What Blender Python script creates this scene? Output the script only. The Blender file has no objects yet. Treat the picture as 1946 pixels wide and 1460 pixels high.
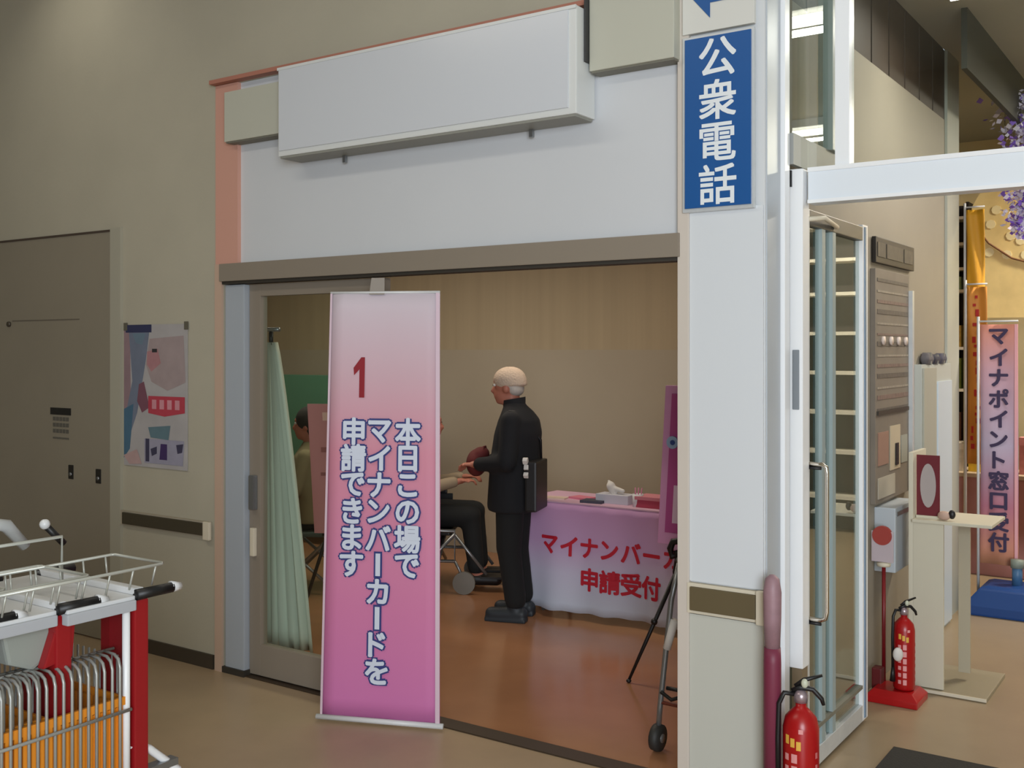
import bpy, bmesh, math, random
from mathutils import Vector, Matrix, Euler
random.seed(7)
PI = math.pi
S = bpy.context.scene
COL = S.collection

# ------------------------------------------------------------------ camera
cam_data = bpy.data.cameras.new('camera')
cam = bpy.data.objects.new('camera', cam_data); COL.objects.link(cam)
cam.location = (0, 0, 1.62)
cam.rotation_euler = (PI/2, 0, math.radians(34.4))
cam_data.sensor_width = 36.0
cam_data.lens = 36.0*2013.0/1946.0
cam_data.shift_y = -(730-665)/1946.0
cam_data.clip_start = 0.05
S.camera = cam

# ------------------------------------------------------------------ world, light, exposure
S.view_settings.view_transform = 'Standard'
S.view_settings.look = 'None'
S.view_settings.gamma = 1.0
S.view_settings.use_curve_mapping = False
S.view_settings.exposure = 0.0
w = bpy.data.worlds.new('world'); S.world = w; w.use_nodes = True
w.node_tree.nodes['Background'].inputs[0].default_value = (0.72, 0.84, 1.0, 1)
w.node_tree.nodes['Background'].inputs[1].default_value = 1.0

def area(name, loc, target, sx, sy, power, color, spread=180):
    l = bpy.data.lights.new(name, 'AREA'); l.shape = 'RECTANGLE'; l.size = sx; l.size_y = sy
    l.energy = power; l.color = color; l.spread = math.radians(spread)
    o = bpy.data.objects.new(name, l); COL.objects.link(o); o.location = loc
    d = Vector(target)-Vector(loc)
    o.rotation_euler = d.to_track_quat('-Z', 'Y').to_euler()
    return o
area('daylight_entrance', (2.2, -2.3, 2.1), (-0.6, 3.6, 2.0), 2.6, 2.6, 325, (0.88, 0.94, 1.0))
area('hall_fill', (-3.6, 0.6, 4.1), (-3.6, 0.6, 0), 3.0, 0.5, 34, (1.0, 0.93, 0.80))  # unseen fill light added to lift the dark hall floor
area('room_lamp', (-4.6, 5.3, 2.62), (-4.6, 5.3, 0), 4.6, 0.5, 44, (1.0, 0.88, 0.72))
area('vestibule_lamp_light', (-0.55, 5.4, 3.27), (-0.55, 5.4, 0), 1.2, 0.12, 20, (1.0, 0.95, 0.88))
area('store_lamp_light', (0.3, 8.2, 3.27), (0.3, 8.2, 0), 1.2, 0.12, 135, (1.0, 0.9, 0.74))
sp = bpy.data.lights.new('wall_downlight', 'SPOT'); sp.energy = 16; sp.spot_size = 1.7; sp.spot_blend = 1.0
sp.color = (1.0, 0.95, 0.82); sp.shadow_soft_size = 0.08
so = bpy.data.objects.new('wall_downlight', sp); COL.objects.link(so); so.location = (-5.35, 2.85, 4.12)
so.rotation_euler = (math.radians(30), 0, 0)

# ------------------------------------------------------------------ materials
MATS = {}
def mat(name, col, rough=0.5, metal=0.0, spec=0.5, noise=0.0, nscale=8.0, bump=0.0, bscale=60.0, emit=None, estr=0.0, stretch=None):
    if name in MATS: return MATS[name]
    m = bpy.data.materials.new(name); m.use_nodes = True
    nt = m.node_tree; b = nt.nodes['Principled BSDF']
    lin = tuple(((c/255)/12.92 if c/255 <= .04045 else ((c/255+.055)/1.055)**2.4) for c in col)
    b.inputs['Base Color'].default_value = (*lin, 1)
    b.inputs['Roughness'].default_value = rough; b.inputs['Metallic'].default_value = metal
    b.inputs['Specular IOR Level'].default_value = spec
    tc = nt.nodes.new('ShaderNodeTexCoord'); mp = nt.nodes.new('ShaderNodeMapping')
    nt.links.new(tc.outputs['Object'], mp.inputs['Vector'])
    if stretch: mp.inputs['Scale'].default_value = stretch
    if noise > 0:
        n = nt.nodes.new('ShaderNodeTexNoise'); n.inputs['Scale'].default_value = nscale; n.inputs['Detail'].default_value = 4
        nt.links.new(mp.outputs['Vector'], n.inputs['Vector'])
        r = nt.nodes.new('ShaderNodeMapRange'); r.inputs['From Min'].default_value = .3; r.inputs['From Max'].default_value = .7
        r.inputs['To Min'].default_value = 1-noise; r.inputs['To Max'].default_value = 1+noise
        nt.links.new(n.outputs['Fac'], r.inputs['Value'])
        h = nt.nodes.new('ShaderNodeHueSaturation'); h.inputs['Color'].default_value = (*lin, 1)
        nt.links.new(r.outputs['Result'], h.inputs['Value']); nt.links.new(h.outputs['Color'], b.inputs['Base Color'])
    if bump > 0:
        n2 = nt.nodes.new('ShaderNodeTexNoise'); n2.inputs['Scale'].default_value = bscale
        nt.links.new(mp.outputs['Vector'], n2.inputs['Vector'])
        bp = nt.nodes.new('ShaderNodeBump'); bp.inputs['Strength'].default_value = bump; bp.inputs['Distance'].default_value = .01
        nt.links.new(n2.outputs['Fac'], bp.inputs['Height']); nt.links.new(bp.outputs['Normal'], b.inputs['Normal'])
    if emit:
        b.inputs['Emission Color'].default_value = (*emit, 1); b.inputs['Emission Strength'].default_value = estr
    MATS[name] = m; return m

def glass(name, tint, refl):
    m = bpy.data.materials.new(name); m.use_nodes = True; nt = m.node_tree
    for n in list(nt.nodes): nt.nodes.remove(n)
    out = nt.nodes.new('ShaderNodeOutputMaterial'); t = nt.nodes.new('ShaderNodeBsdfTransparent'); g = nt.nodes.new('ShaderNodeBsdfGlossy')
    t.inputs[0].default_value = (*tint, 1); g.inputs['Roughness'].default_value = 0.015; g.inputs[0].default_value = (.95, 1, .98, 1)
    fr = nt.nodes.new('ShaderNodeFresnel'); fr.inputs['IOR'].default_value = 1.45
    ma = nt.nodes.new('ShaderNodeMath'); ma.operation = 'MULTIPLY_ADD'; ma.inputs[1].default_value = refl; ma.inputs[2].default_value = 0.01
    mx = nt.nodes.new('ShaderNodeMixShader')
    ge = nt.nodes.new('ShaderNodeNewGeometry'); fl = nt.nodes.new('ShaderNodeMath'); fl.operation = 'SUBTRACT'; fl.inputs[0].default_value = 1
    m2 = nt.nodes.new('ShaderNodeMath'); m2.operation = 'MULTIPLY'
    nt.links.new(ge.outputs['Backfacing'], fl.inputs[1]); nt.links.new(ma.outputs[0], m2.inputs[0]); nt.links.new(fl.outputs[0], m2.inputs[1])
    nt.links.new(fr.outputs[0], ma.inputs[0]); nt.links.new(m2.outputs[0], mx.inputs[0])
    nt.links.new(t.outputs[0], mx.inputs[1]); nt.links.new(g.outputs[0], mx.inputs[2]); nt.links.new(mx.outputs[0], out.inputs[0])
    MATS[name] = m; return m

def gradient_mat(name, stops, z0, z1, rough=0.6):
    """printed colour gradient on fabric, by height of the print"""
    m = mat(name, (255, 255, 255), rough, spec=.3); nt = m.node_tree; b = nt.nodes['Principled BSDF']
    tc = nt.nodes.new('ShaderNodeTexCoord'); sx = nt.nodes.new('ShaderNodeSeparateXYZ'); mr = nt.nodes.new('ShaderNodeMapRange')
    mr.inputs['From Min'].default_value = z0; mr.inputs['From Max'].default_value = z1
    cr = nt.nodes.new('ShaderNodeValToRGB')
    nt.links.new(tc.outputs['Object'], sx.inputs[0]); nt.links.new(sx.outputs['Z'], mr.inputs['Value'])
    nt.links.new(mr.outputs['Result'], cr.inputs['Fac']); nt.links.new(cr.outputs['Color'], b.inputs['Base Color'])
    while len(cr.color_ramp.elements) < len(stops): cr.color_ramp.elements.new(.5)
    for e, (p, c) in zip(cr.color_ramp.elements, stops):
        e.position = p; e.color = (*[((v/255+.055)/1.055)**2.4 for v in c], 1)
    return m

# ------------------------------------------------------------------ mesh helpers
class MB:
    def __init__(s): s.v = []; s.f = []
    def box(s, x0, x1, y0, y1, z0, z1):
        n = len(s.v)
        s.v += [(x, y, z) for x in (x0, x1) for y in (y0, y1) for z in (z0, z1)]
        s.f += [tuple(n+i for i in q) for q in ((0,1,3,2),(4,6,7,5),(0,4,5,1),(2,3,7,6),(0,2,6,4),(1,5,7,3))]
        return s
    def quad(s, a, b, c, d):
        n = len(s.v); s.v += [a, b, c, d]; s.f.append((n, n+1, n+2, n+3)); return s
    def rings(s, rings, cap=True, closed=True):
        n0 = len(s.v); k = len(rings[0])
        for r in rings: s.v += [tuple(p) for p in r]
        for i in range(len(rings)-1):
            for j in range(k if closed else k-1):
                a = n0+i*k+j; b = n0+i*k+(j+1) % k
                s.f.append((a, b, b+k, a+k))
        if cap:
            s.f.append(tuple(n0+j for j in reversed(range(k)))); s.f.append(tuple(n0+(len(rings)-1)*k+j for j in range(k)))
        return s
    def tube(s, pts, r, k=10):
        pts = [Vector(p) for p in pts]
        rs = r if isinstance(r, (list, tuple)) else [r]*len(pts)
        out = []; prev = None
        for i, p in enumerate(pts):
            a = pts[max(i-1, 0)]; b = pts[min(i+1, len(pts)-1)]
            t = (b-a).normalized()
            if prev is None:
                u = t.orthogonal().normalized()
            else:
                u = (prev-t*prev.dot(t)).normalized()
            prev = u; v = t.cross(u)
            out.append([p+(u*math.cos(q*2*PI/k)+v*math.sin(q*2*PI/k))*rs[i] for q in range(k)])
        return s.rings(out)
    def lathe(s, prof, cx=0, cy=0, k=24):
        return s.rings([[(cx+r*math.cos(q*2*PI/k), cy+r*math.sin(q*2*PI/k), z) for q in range(k)] for r, z in prof])
    def capsule(s, a, b, ra, rb, k=12):
        a = Vector(a); b = Vector(b); t = (b-a).normalized(); u = t.orthogonal().normalized(); v = t.cross(u); out = []
        for i in range(1, 5):
            th = PI/2*(1-i/5+0.0); c = a-t*ra*math.sin(th); out.append([c+(u*math.cos(q*2*PI/k)+v*math.sin(q*2*PI/k))*ra*math.cos(th) for q in range(k)])
        for i in range(0, 5):
            th = PI/2*(i/5); c = b+t*rb*math.sin(th); out.append([c+(u*math.cos(q*2*PI/k)+v*math.sin(q*2*PI/k))*rb*math.cos(th) for q in range(k)])
        return s.rings(out)
    def sections(s, secs, k=20):
        """secs: (cx, cy, z, half front-back, half lateral)"""
        return s.rings([[(cx+b*math.cos(q*2*PI/k), cy+a*math.sin(q*2*PI/k), z) for q in range(k)] for cx, cy, z, b, a in secs])
    def ell(s, c, r, k=18, m=12):
        out = []
        for i in range(1, m):
            th = PI*i/m
            out.append([(c[0]+r[0]*math.sin(th)*math.cos(q*2*PI/k), c[1]+r[1]*math.sin(th)*math.sin(q*2*PI/k), c[2]-r[2]*math.cos(th)) for q in range(k)])
        return s.rings(out)
    def build(s, name, m, parent=None, smooth=False, bevel=0, offset=None):
        me = bpy.data.meshes.new(name); me.from_pydata([tuple(v) for v in s.v], [], s.f)
        bm = bmesh.new(); bm.from_mesh(me); bmesh.ops.recalc_face_normals(bm, faces=bm.faces)
        if bevel: bmesh.ops.bevel(bm, geom=[e for e in bm.edges if len(e.link_faces) == 2 and e.calc_face_angle(0) > .6], offset=bevel, segments=2, affect='EDGES', profile=.7)
        bm.to_mesh(me); bm.free()
        me.materials.append(m)
        if smooth:
            for p in me.polygons: p.use_smooth = True
        o = bpy.data.objects.new(name, me); COL.objects.link(o)
        if parent: o.parent = parent
        return o

def fuse(mb, name, m, parent, voxel=.012, smooth=6):
    """fuse overlapping closed volumes into one continuous smooth skin"""
    o = mb.build(name, m, None)
    r = o.modifiers.new('r', 'REMESH'); r.mode = 'VOXEL'; r.voxel_size = voxel; r.use_smooth_shade = True
    sm = o.modifiers.new('s', 'SMOOTH'); sm.iterations = smooth; sm.factor = .5
    bpy.context.view_layer.update()
    dg = bpy.context.evaluated_depsgraph_get()
    me = bpy.data.meshes.new_from_object(o.evaluated_get(dg)); o.modifiers.clear()
    o.data = me
    for p in me.polygons: p.use_smooth = True
    if not me.materials: me.materials.append(m)
    if parent: o.parent = parent
    return o

def tag(o, label=None, cat=None, group=None, kind=None):
    if label: o['label'] = label
    if cat: o['category'] = cat
    if group: o['group'] = group
    if kind: o['kind'] = kind
    return o
def thing(name, loc, label, cat, rz=0, group=None):
    o = bpy.data.objects.new(name, None); COL.objects.link(o); o.location = loc; o.rotation_euler = (0, 0, rz)
    o.empty_display_size = .1
    return tag(o, label, cat, group)
def struct(o, label=None, cat=None): return tag(o, label, cat, None, 'structure')
def copy_tree(o, parent=None):
    c = o.copy(); COL.objects.link(c); c.parent = parent
    for ch in list(o.children): copy_tree(ch, c)
    return c

# text as mesh in 2-D
def glyphs(txt, offset=0.0, res=3):
    cu = bpy.data.curves.new('t', 'FONT'); cu.body = txt; cu.offset = offset; cu.resolution_u = res; cu.size = 1.0
    o = bpy.data.objects.new('t', cu); COL.objects.link(o); bpy.context.view_layer.update()
    me = bpy.data.meshes.new_from_object(o.evaluated_get(bpy.context.evaluated_depsgraph_get()))
    v = [(p.co.x, p.co.y) for p in me.vertices]; f = [tuple(p.vertices) for p in me.polygons]
    bpy.data.objects.remove(o); bpy.data.curves.remove(cu); bpy.data.meshes.remove(me)
    return v, f
def char_cell(ch, offset):
    """glyph centred on the em box (CJK advance 1)"""
    v, f = glyphs(ch, offset)
    if not v: return v, f
    if ch.isascii() and ch != '1': cx = sum((min(p[0] for p in v), max(p[0] for p in v)))/2
    else: cx = sum((min(p[0] for p in v), max(p[0] for p in v)))/2
    cy = sum((min(p[1] for p in v), max(p[1] for p in v)))/2
    # keep natural vertical placement a little
    return [(x-cx, y-cy) for x, y in v], f
def text_plane(mb, chars, centers, size, mapf, depth, offset=0.0, vertical=True, sx=1.0, thick=None):
    """chars at (u,v) centres; mapf((u,v), d)->3-D point; size = em in plane units"""
    for ch, (u, v) in zip(chars, centers):
        if ch == ' ': continue
        if ch == 'ー' and vertical:
            o = offset+.055; sh = [(0, 0)]; vv = [(-o, -.36-offset), (o, -.36-offset), (o, .36+offset), (-o, .36+offset)]; ff = [(0, 1, 2, 3)]
        else:
            vv, ff = char_cell(ch, 0.0); sh = [(0, 0)]
            if offset > .02: sh += [(offset*math.cos(a*PI/4), offset*math.sin(a*PI/4)) for a in range(8)]
            elif offset > 0: sh += [(offset*math.cos(a*PI/2+.785), offset*math.sin(a*PI/2+.785)) for a in range(4)]
        for q_, (ox, oy) in enumerate(sh):
            n = len(mb.v)
            mb.v += [mapf((u+(x+ox)*size*sx, v+(y+oy)*size), depth+q_*.00001) for x, y in vv]
            mb.f += [tuple(n+i for i in q) for q in ff]
def text_obj(name, m, parent, *a, **k):
    mb = MB(); text_plane(mb, *a, **k)
    me = bpy.data.meshes.new(name); me.from_pydata(mb.v, [], mb.f); me.materials.append(m)
    o = bpy.data.objects.new(name, me); COL.objects.link(o)
    if parent: o.parent = parent
    return o

# ------------------------------------------------------------------ palette
wallp = mat('wall_paint', (176, 170, 152), .75, noise=.03, nscale=3, bump=.05)
whitep = mat('white_panel', (205, 208, 212), .45, noise=.015, nscale=2)
panel_green = mat('pale_green_panel', (188, 188, 174), .5)
signbox = mat('sign_box_white', (214, 217, 216), .3)
salmon = mat('salmon_trim', (205, 155, 138), .6)
salmon_line = mat('salmon_line', (176, 118, 100), .6)
taupe = mat('taupe_aluminium', (138, 128, 115), .45)
alu = mat('brushed_aluminium', (205, 210, 213), .35, metal=.3, noise=.03, nscale=30)
alub = mat('bright_aluminium', (238, 240, 242), .3)
dark_rub = mat('dark_rubber_guard', (64, 58, 44), .6)
cream = mat('cream_plastic', (214, 205, 184), .5)
black = mat('black_plastic', (20, 20, 22), .45)
blackc = mat('black_cloth', (17, 18, 23), .9)
white = mat('white_plastic', (214, 216, 218), .35)
chrome = mat('chrome', (220, 215, 205), .15, metal=1.0)
greyt = mat('grey_tube', (140, 143, 145), .3, metal=.7)
red = mat('red_enamel', (165, 16, 20), .3)
redd = mat('cart_red', (150, 18, 26), .45)
orange = mat('orange_plastic', (226, 142, 40), .45)
paper = mat('paper', (214, 210, 205), .8)
skin = mat('skin', (178, 112, 92), .55)
G1 = glass('door_glass', (.92, .96, .93), .8)
G2 = glass('leaf_glass', (.70, .74, .71), 1.7)
G3 = glass('upper_glass', (.92, .94, .92), 1.6)

floor_hall = mat('hall_vinyl', (172, 150, 122), .36, noise=.05, nscale=5, spec=.4, bump=.02, bscale=3)
floor_room = mat('room_vinyl', (170, 122, 88), .18, noise=.07, nscale=3, spec=.55, bump=.03, bscale=4)
floor_vest = mat('vestibule_tile', (152, 134, 108), .35, noise=.05, nscale=4)

# ------------------------------------------------------------------ room shell
Y = 3.58
f = struct(MB().box(-9, 4, -2.5, 3.60, -.1, 0).build('floor', floor_hall), 'beige brown vinyl floor of the entrance hall')
f2 = struct(MB().box(-8.5, -1.5, 3.60, 7.0, -.1, 0).build('floor', floor_room), 'glossy orange-brown floor inside the reception room')
f3 = struct(MB().box(-1.5, 4, 3.60, 9.8, -.1, 0).box(-3.2, -1.5, 7.04, 9.8, -.1, 0).build('floor', floor_vest), 'taupe tiled floor behind the glass entrance')
struct(MB().box(-9, 4, -2.5, 3.7, 4.2, 4.3).build('ceiling', wallp))
struct(MB().box(-8.5, -1.5, 3.7, 7.0, 2.72, 2.8).build('ceiling', wallp))
struct(MB().box(-1.45, 4, 3.9, 9.8, 3.42, 3.5).box(-3.2, -1.45, 7.04, 9.8, 3.42, 3.5).build('ceiling', mat('grey_ceiling', (150, 146, 136), .8)))
# walls
w1 = MB().box(-9, -6.3, Y, 3.7, 0, 4.2).box(-6.3, -5.119, Y, 3.7, 2.278, 4.2).box(-5.119, -4.211, Y, 3.7, 0, 4.2).box(-4.211, -1.687, Y, 3.7, 2.95, 4.2)
struct(w1.build('wall_front', wallp), 'taupe wall with the plain door and the poster')
struct(MB().box(-4.21, -1.66, Y+.01, 3.7, 2.05, 2.95).build('wall_front', whitep), 'white fascia panel over the wide doorway')
struct(MB().box(-9.1, -9, -2.5, 3.7, 0, 4.2).build('wall_left', wallp))
struct(MB().box(-9, -.1, -2.6, -2.5, 0, 4.2).box(-.1, 3.4, -2.6, -2.5, 3.5, 4.2).box(3.4, 4, -2.6, -2.5, 0, 4.2).build('wall_back', wallp))
struct(MB().box(4, 4.1, -2.5, 9.8, 0, 4.2).build('wall_right', wallp))
room_low = mat('room_wall_paint', (172, 161, 142), .7, noise=.03, nscale=2)
room_up = mat('room_wall_warm_light', (174, 158, 130), .6, noise=.05, nscale=2.5, stretch=(6, 6, .12))  # streaked upper wall, warm light near the ceiling painted in as tan
struct(MB().box(-8.5, -1.5, 6.9, 7.0, 0, 1.62).build('wall_back', room_low), 'grey beige lower wall of the reception room')
struct(MB().box(-8.5, -1.5, 6.90, 7.0, 1.62, 2.72).build('wall_back', room_up), 'upper wall of the reception room with warm light painted in as tan')
struct(MB().box(-8.6, -8.5, 3.7, 7.0, 0, 2.72).build('wall_left', room_low))
struct(MB().box(-1.52, -1.45, 3.77, 7.04, 0, 3.0).build('wall_right', mat('vestibule_wall', (152, 144, 129), .6, noise=.04, nscale=2)), 'plain wall carrying the notice board')
# dark vertical boards above that wall
bw = struct(MB().box(-1.52, -1.46, 3.9, 6.72, 3.0, 3.9).build('wall_right', mat('dark_board_back', (52, 42, 34), .6)), 'dark brown boarding above the notice board wall')
for i in range(9):
    MB().box(-1.462, -1.452, 3.95+i*.31, 4.24+i*.31, 3.0, 3.42).build('plank', mat('dark_board', (58, 46, 38), .6, noise=.1, nscale=6), bw)
struct(MB().box(-1.52, -1.435, 6.72, 7.04, 0, 3.42).build('trim_1', mat('pale_corner', (176, 178, 168), .5)), 'pale corner post at the end of the notice board wall')
struct(MB().box(-9, -1.52, 7.0, 7.04, 0, 3.42).build('wall_back', wallp))
storewall = mat('store_wall', (222, 205, 160), .6, noise=.05, nscale=3)
struct(MB().box(-3.2, 4, 9.8, 9.9, 0, 3.5).build('wall_back', storewall), 'cream wall of the sales floor')
struct(MB().box(-3.3, -3.2, 7.0, 9.9, 0, 3.5).build('wall_left', storewall))
# unseen far side screen, added so the open leaf reflects pale bars
g = struct(MB().box(1.2, 1.26, 3.85, 7.0, 3.0, 3.42).build('reflection_screen', alu), 'unseen glazed screen added on the far side of the entrance for reflections')
for y in (3.9, 4.7, 5.5, 6.3, 7.0):
    MB().box(1.2, 1.26, y-.04, y+.04, 0, 3.0).build('post', alub, g)
for z in (.1, 1.0, 1.5, 1.75, 2.0, 2.2):
    MB().box(1.21, 1.25, 3.9, 7.0, z-.02, z+.02).build('rail', alub, g)
# entrance window behind the camera: frame
g = struct(MB().box(-.1, 3.4, -2.56, -2.52, 3.4, 3.5).build('window_2', alu))
for x in (-.05, 1.1, 2.2, 3.35): MB().box(x-.03, x+.03, -2.56, -2.52, 0, 3.4).build('post', alu, g)

# baseboard
bbm = mat('dark_baseboard', (62, 54, 44), .5)
struct(MB().box(-5.03, -4.28, Y-.012, Y, 0, .072).build('baseboard_front', bbm))
struct(MB().box(-9, -6.4, Y-.012, Y, 0, .072).build('baseboard_front', bbm))
# left door
doorp = mat('door_paint', (140, 132, 116), .55, noise=.03, nscale=3)
d = struct(MB().box(-6.3, -5.125, Y-.008, Y+.03, 0.01, 2.272).build('door_1', doorp), 'flat taupe steel door with two latch holes')
MB().box(-6.3, -5.12, Y-.012, Y+.0, 2.272, 2.284).build('door_head_gap', mat('gap_dark', (70, 58, 48), .8), d)
for x, z in ((-5.498, .922), (-5.239, .915)):
    h = MB().box(x-.022, x+.022, Y-.014, Y-.006, z-.04, z+.04).build('latch_plate', mat('hole_dark', (28, 26, 24), .5), d, bevel=.004)
    MB().tube([(x+.004, Y-.02, z-.012), (x+.004, Y-.012, z-.012)], .011).build('latch_knob', greyt, h, True)
MB().box(-6.1, -5.42, Y-.0095, Y-.007, 1.79, 1.797).build('scratch_line', mat('scratch', (104, 96, 84), .7), d)
MB().tube([(-6.13, Y-.02, 1.775), (-6.13, Y-.006, 1.775)], .016).build('peephole', mat('peep', (70, 62, 52), .4), d, True)
n = thing('door_notice', (-5.6, Y-.009, 1.16), 'small black and grey notice stuck on the taupe door', 'notice')
MB().box(-.1, .1, -.003, 0, .085, .125).build('black_header', black, n)
ink = mat('grey_ink', (92, 88, 80), .8)
for r in range(4):
    mb = MB()
    for q in range(5 if r < 3 else 8): mb.box(-.075+q*(.032 if r < 3 else .02), -.05+q*(.032 if r < 3 else .02)-(0 if r < 3 else .01), -.002, 0, .05-r*.035, .072-r*.035-(0 if r < 3 else .012))
    mb.build('print_line', ink, n)
struct(MB().box(-5.119, -5.03, Y-.02, Y, 0, 2.29).build('trim_2', mat('door_jamb_light', (168, 164, 148), .5)), 'light jamb beside the taupe door')
# wall bumper guard left
g = struct(MB().box(-5.03, -4.30, Y-.018, Y, .668, .745).build('trim_3', mat('guard_light', (170, 160, 142), .5)), 'bumper guard strip under the poster')
MB().box(-5.00, -4.335, Y-.03, Y-.016, .675, .738).build('rubber_strip', dark_rub, g, bevel=.004)
MB().box(-4.335, -4.285, Y-.032, Y-.014, .655, .748).build('end_cap', cream, g, bevel=.006)
# salmon reveal
struct(MB().box(-4.258, -4.094, Y-.012, Y+.01, 2.05, 2.95).build('trim_4', salmon), 'salmon upright strip left of the white fascia')
struct(MB().box(-4.262, -4.211, Y-.014, Y, 0, 2.05).build('trim_5', mat('salmon_pale', (192, 165, 145), .6)), 'narrow pale salmon strip down to the floor')
struct(MB().box(-4.262, -1.687, Y-.05, Y, 2.952, 2.972).build('trim_6', salmon_line), 'thin salmon ledge along the top of the fascia')
# flat side panels of fascia
def panel(x0, x1, z0, z1, lab, n_):
    o = struct(MB().box(x0, x1, Y-.07, Y+.01, z0, z1).build(n_, panel_green, bevel=.004), lab)
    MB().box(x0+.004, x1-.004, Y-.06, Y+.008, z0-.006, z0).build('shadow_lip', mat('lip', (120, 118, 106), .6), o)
panel(-4.125, -3.66, 2.645, 2.89, 'pale green fascia box left of the white sign box', 'trim_7')
panel(-2.045, -1.690, 2.685, 2.99, 'pale green fascia box beside the pillar', 'trim_8')
# white sign box
sb = thing('sign_box', (-2.86, Y, 2.5), 'large blank white sign box projecting above the wide doorway', 'sign')
MB().box(-.81, .80, -.14, .0, .015, .425).build('case', signbox, sb, bevel=.006)
MB().box(-.80, .765, -.146, -.139, .04, .412).build('face_panel', mat('sign_face', (206, 210, 216), .22), sb, bevel=.002)
MB().box(-.81, .80, -.147, -.138, .412, .425).build('top_trim', signbox, sb)
MB().box(-.80, .79, -.135, -.004, .006, .015).build('bottom_plate', mat('sign_bottom', (140, 140, 132), .5), sb)
for x in (-.5, .52):
    MB().box(x-.008, x+.008, -.03, -.015, -.025, .008).build('mounting_screw', greyt, sb)
MB().box(.803, .812, -.09, -.0, .22, .46).build('side_seam', mat('seam_dark', (60, 60, 60), .7), sb)

# header beam + sliding door
hb = struct(MB().box(-4.211, -1.69, Y-.03, Y+.12, 1.962, 2.05).build('trim_9', taupe, bevel=.003), 'taupe aluminium header over the wide doorway')
MB().box(-4.2, -1.70, Y-.02, Y+.05, 1.948, 1.962).build('track_slot', mat('slot', (52, 48, 42), .6), hb)
struct(MB().box(-4.2, -1.69, Y+.0, Y+.09, 0.0, .006).build('trim_10', mat('sill_dark', (70, 58, 46), .45, metal=.3)), 'dark floor track across the doorway')
struct(MB().box(-4.2, -4.06, Y-.0, Y+.05, 0.02, 1.945).build('trim_11', mat('jamb_blue_grey', (166, 173, 181), .35), bevel=.006), 'pale blue grey jamb of the sliding door')
MB().box(-4.21, -4.05, Y-.012, Y+.05, 0, .03).build('jamb_foot', mat('slot', (0, 0, 0)), bpy.data.objects['trim_11'])
d = struct(bpy.data.objects.new('door_2', None), 'taupe framed glass sliding door standing open behind the pink banner', None); COL.objects.link(d)
d.location = (-3.62, Y+.03, 0)
MB().box(-.435, -.355, 0, .045, .012, 1.945).build('stile', taupe, d, bevel=.003)
MB().box(.37, .45, 0, .045, .012, 1.945).build('stile', taupe, d, bevel=.003)
MB().box(-.355, .37, 0, .045, 1.885, 1.945).build('top_rail', taupe, d, bevel=.003)
MB().box(-.355, .37, 0, .045, .012, .165).build('bottom_rail', taupe, d, bevel=.003)
MB().box(-.36, .375, .018, .026, .16, 1.89).build('pane', G1, d)
MB().box(-.41, -.375, -.03, .0, .83, 1.0).build('pull_handle', greyt, d, bevel=.006)
MB().box(-.41, -.38, -.022, .0, .60, .74).build('lock_case', cream, d, bevel=.006)
# right pillar
p = struct(MB().box(-1.687, -1.372, Y, 3.77, 0, 4.2).build('wall_pillar', mat('pillar_white', (212, 215, 217), .5, noise=.015, nscale=3)), 'white pillar between doorway and glass entrance')
MB().box(-1.70, -1.655, Y-.02, Y+.02, 0, 4.2).build('edge_strip', mat('pillar_edge', (205, 196, 186), .5), p, bevel=.003)
MB().box(-1.655, -1.375, Y-.012, Y, .775, 2.13).build('upper_panel', mat('panel_cool', (214, 219, 224), .4), p, bevel=.002)
MB().box(-1.655, -1.375, Y-.012, Y, .0, .655).build('lower_panel', mat('panel_low', (192, 193, 184), .5), p, bevel=.002)
MB().box(-1.372, -1.367, Y+.01, 3.72, 0, 4.2).build('side_panel', mat('pillar_side', (186, 192, 198), .4, metal=.2), p)
MB().box(-1.372, -1.352, 3.725, 3.775, 0, 4.2).build('corner_strip', alub, p, bevel=.003)
g = struct(MB().box(-1.66, -1.37, Y-.024, Y, .66, .77).build('trim_12', cream, bevel=.003), 'bumper guard strip on the white pillar')
MB().box(-1.645, -1.395, Y-.034, Y-.02, .672, .758).build('rubber_strip', mat('guard_olive', (96, 84, 58), .6), g, bevel=.004)
MB().box(-1.392, -1.362, Y-.038, Y-.015, .655, .775).build('end_cap', cream, g, bevel=.006)

# pillar signs
blue = mat('sign_blue', (20, 84, 150), .4); pw = mat('print_white', (228, 234, 238), .5)
s1 = thing('telephone_sign', (-1.535, Y-.03, 2.13), 'blue vertical public telephone sign with white characters on the pillar', 'sign')
MB().box(-.14, .135, 0, .018, -.01, .628).build('backing', alu, s1, bevel=.002)
MB().box(-.128, .125, -.006, .001, .004, .618).build('blue_face', blue, s1)
text_obj('lettering', pw, s1, '公衆電話', [(0, .54), (0, .388), (0, .236), (0, .084)], .152, lambda q, d_: (q[0], -.0065-d_, q[1]), .001, offset=.02)
s2 = thing('arrow_sign', (-1.535, Y-.03, 2.77), 'white sign with blue arrow at the top of the pillar', 'sign')
MB().box(-.14, .135, 0, .018, .0, .30).build('backing', mat('sign_white', (214, 214, 208), .5), s2, bevel=.002)
mb = MB(); mb.v = [(-.12, -.003, .15), (-.03, -.003, .045), (-.03, -.003, .10), (.11, -.003, .10), (.11, -.003, .20), (-.03, -.003, .20), (-.03, -.003, .255)]; mb.f = [(0, 1, 2, 5, 6), (2, 3, 4, 5)]
mb.build('arrow', blue, s2)

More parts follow.
